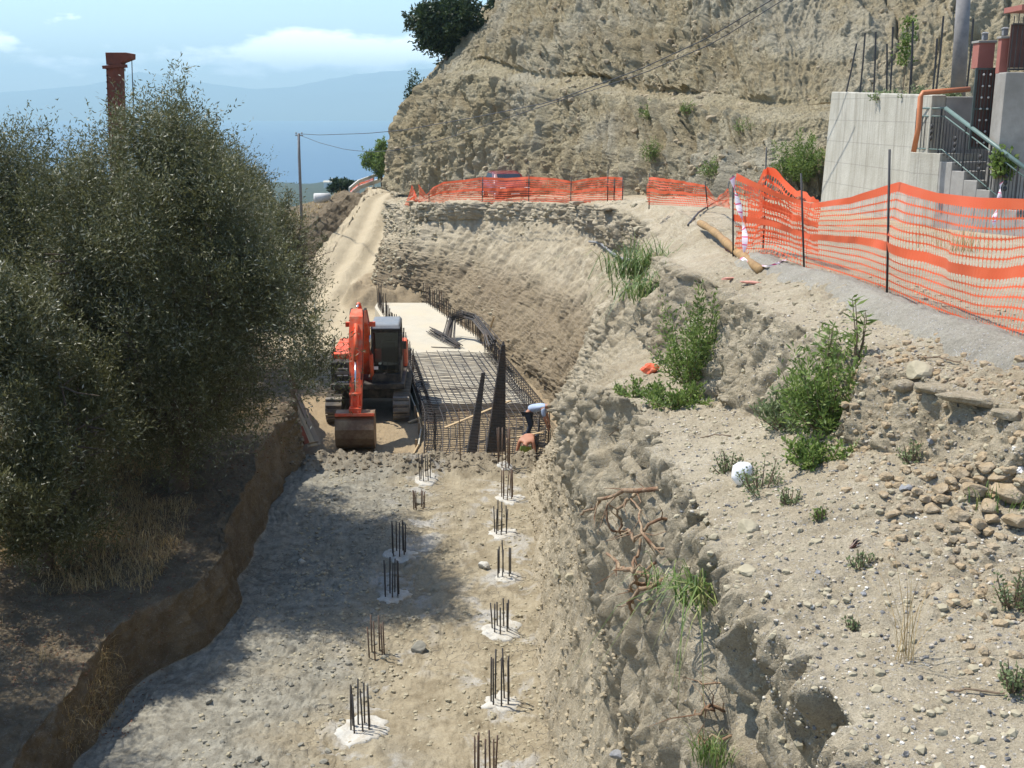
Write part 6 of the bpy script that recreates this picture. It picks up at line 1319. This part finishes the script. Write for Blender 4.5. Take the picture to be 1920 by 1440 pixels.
# ---------------------------------------------------------------- maroon car behind the far net
cp_ = Vector(at(948, 380, 51.2)); cz_ = gz(cp_.x, 51.2, 5.8)
CR = thing('parked_car', (cp_.x, 51.2 + .4, 4.72), 'dark maroon small car parked on the road behind the far orange net', 'car', rz=R(14)); CR.scale = (.95, .95, .86)
def section(pts): return pts
side = [(-.95 * 2, .32), (-1.9, .62), (-1.78, .80), (-.95, .95), (-.45, 1.38), (.1, 1.47), (.95, 1.44), (1.55, 1.05), (1.86, .92), (1.9, .35)]
m = MB(); nS = len(side); vs = []
for x, wsc in ((-.80, 0), (-.62, 1), (.62, 1), (.80, 0)):
    for (y, z) in side: k = .86 if (wsc == 0 and z > 1.0) else 1.0; vs.append((x * (.82 if z > 1.0 else 1.0), y * (.97 if not wsc else 1), z - (.05 if not wsc and z > .9 else 0)))
fs = [(a * nS + i, a * nS + (i + 1) % nS, (a + 1) * nS + (i + 1) % nS, (a + 1) * nS + i) for a in range(3) for i in range(nS)] + [tuple(range(nS - 1, -1, -1)), tuple(range(3 * nS, 4 * nS))]
m.add(vs, fs); cb_ = m.build('body', M['carred'], CR, .04)
m = MB(); m.beam((0, -.93, .985), (0, -.50, 1.345), 1.12, .012, (0, 0, 1)); m.build('windscreen', M['glass'], cb_)
m = MB()
for s in (-1, 1): m.add([(s * .672, -.75, 1.0), (s * .672, 1.35, 1.02), (s * .672, .9, 1.34), (s * .672, -.38, 1.33)], [(0, 1, 2, 3)]); m.box((s * .66, .3, 1.15), (.03, 1.5, .26))
m.build('side_window', M['glass'], cb_); m = MB(); m.box((0, -1.9, .45), (1.2, .06, .14)); m.build('grille', M['black'], cb_)
for s in (-1, 1): m = MB(); m.box((s * .58, -1.86, .68), (.26, .1, .14)); m.build('headlight', M['white'], cb_, .02)
m = MB(); m.box((0, -1.925, .42), (.4, .02, .1)); m.build('number_plate', M['white'], cb_)
for s in (-1, 1):
    for y in (-1.25, 1.25): m = MB(); m.disc((s * .74, y, .29), (1, 0, 0), .29, .18, 20); w_ = m.build('wheel', M['rubber'], CR); m = MB(); m.disc((s * .80, y, .29), (1, 0, 0), .17, .08, 14); m.build('rim', M['chrome'], w_)

# ---------------------------------------------------------------- far road furniture, pole, wires, mast
gr = thing('guardrail', (0, 0, 0), 'pale double rail guardrail with orange netting at the far bend of the road', 'guardrail')
gp_ = [(655, 366, 84), (672, 352, 88), (700, 342, 93), (735, 331, 99), (745, 328, 104)]
m = MB(); hi = [at(x, y - 12, D) for x, y, D in gp_]; lo = [at(x, y, D) for x, y, D in gp_]
for i in range(4): m.beam(hi[i], hi[i + 1], .10, .22); m.beam(lo[i], lo[i + 1], .16, .30)
m.build('rails', M['guard'], gr)
for i in range(5): m = MB(); m.beam(Vector(lo[i]) - Vector((0, 0, .9)), hi[i] + Vector((0, 0, .05)), .12, .12); m.build('post', M['guard'], gr)
net([h + Vector((0, .1, .0)) for h in hi[:3]], [l + Vector((0, .1, .05)) for l in lo[:3]], .16, 7, gr, 61, .05)
up = thing('utility_pole', Vector(at(562, 340, 66)), 'slim grey utility pole among the tree tops against the sea', 'pole'); pt = Vector(at(560, 250, 66)) - up.location
m = MB(); m.tube([(0, 0, -4), pt * .5, pt], [.085, .08, .07], 10); m.build('shaft', M['pole'], up); m = MB(); m.beam(pt + Vector((-.2, 0, -.12)), pt + Vector((.25, 0, -.12)), .06, .06)
for x in (-.15, .18): m.disc(pt + Vector((x, 0, 0)), (0, 0, 1), .04, .12, 8)
m.build('insulator_arm', M['greypipe'], up)
def wire(pp, r, label): m = MB(); q = resample([at(*p) for p in pp], np.linspace(0, 1, 40)); m.tube(q.tolist(), r, 4); tag(m.build('overhead_wire', M['hose']), label, 'wire')
wire([(561, 251, 66), (600, 253, 62), (690, 250, 57), (755, 244, 53), (880, 222, 47), (1030, 192, 41), (1200, 130, 36), (1330, 70, 32.5), (1480, -20, 29)], .016, 'upper overhead wire running from the far pole across the cliff face')
wire([(561, 253, 66), (600, 268, 62), (650, 281, 59), (700, 285, 56.5), (745, 281, 54.5), (830, 262, 50), (1000, 205, 43), (1200, 140, 36.5), (1340, 80, 33), (1500, -20, 29.5)], .014, 'lower sagging overhead wire from the far pole toward the cliff')
mast = thing('drilling_mast', Vector(at(220, 340, 47)), 'rusty steel mast with a hooked head rising behind the olive trees', 'drilling rig'); mo = mast.location
def mp(px, py, D=47): return Vector(at(px, py, D)) - mo
m = MB(); m.beam(mp(218, 340) - Vector((0, 0, 3)), mp(216, 126), .58, .5, (0, 1, 0)); col_ = m.build('column', M['rustmast'], mast, .02)
m = MB(); m.beam(mp(216, 128), mp(215, 122), .80, .7, (0, 1, 0)); m.build('collar', M['rustmast'], mast, .01)
m = MB(); y0, y1 = -.3, .3; prof = [(mp(202, 99).x, mp(202, 99).z), (mp(204, 122).x, mp(204, 122).z), (mp(229, 122).x, mp(229, 122).z), (mp(232, 118).x, mp(232, 118).z), (mp(250, 111).x, mp(250, 111).z), (mp(250, 101).x, mp(250, 101).z), (mp(240, 99).x, mp(240, 99).z)]
m.prism(prof, y0, y1, 'y'); m.build('mast_head', M['rustmast'], mast, .015); m = MB(); m.tube([mp(247, 111), mp(250, 200), mp(252, 340)], .02, 5); m.build('hoist_cable', M['hose'], mast)
m = MB()
for k in range(12): p = mp(205, 130 + k * 12); m.box(p + Vector((0, -.1, 0)), (.08, .3, .05))
m.build('side_lugs', M['rustmast'], mast); m = MB(); m.box(mp(218, 340) - Vector((0, 0, 2.4)), (2.2, 3.4, 1.2)); m.build('rig_base', M['rustmast'], mast, .08)
t_ = at(604, 371, 72); m = MB(); m.disc(t_, (1, .3, 0), .30, 1.0, 16); tag(m.build('water_tank', M['guard']), 'small pale tank lying on the embankment left of the ramp head', 'tank')
# orange netting remnant left of the ramp head
q = [at(628, 366, 79), at(640, 362, 78), at(652, 370, 76)]; rn = thing('safety_fence', (0, 0, 0), 'scrap of orange net on the embankment at the far left of the ramp head', 'safety fence'); net(q, [p - Vector((0, 0, .45)) for p in q], .1, 6, rn, 71, .2, crumple=.2)
# far coast: pale buildings
rs = np.random.RandomState(12)
for i, (px, py, w, h, lab) in enumerate(((632, 330, 40, 7, 'long white building on the far coastal plain'), (645, 331, 16, 6, 'small pale building beside the long white one on the coast'), (622, 333, 14, 5, 'tiny pale house farther left on the coastal plain'))):
    p = at(px, py, 1750); b = thing('coastal_building', (p.x, 1750, -109), lab, 'building'); m = MB(); m.box((0, 0, h / 2 + 1), (w, 14, h + 2)); m.build('wall', M['guard'], b); m = MB(); m.prism([(-8, h + 2), (0, h + 4.5), (8, h + 2)], -w / 2 - 1, w / 2 + 1); m.build('roof', M['slab'], b)
for i, (px, py, D, h, rx) in enumerate(((640, 352, 118, 1.9, 1.3), (672, 345, 128, 1.7, 1.2), (606, 356, 112, 2.2, 1.6))):
    if i: continue
    simple_tree(px, py, D, 1.5, 1.1, ('hazy scrub tree left of the guardrail', 'hazy scrub tree behind the guardrail', 'hazy scrub tree above the small pale tank')[i], 'darkgreen', 160 + i, n=34, L=.3, Wd=.14, base=Vector(at(px, py + 14, D)))
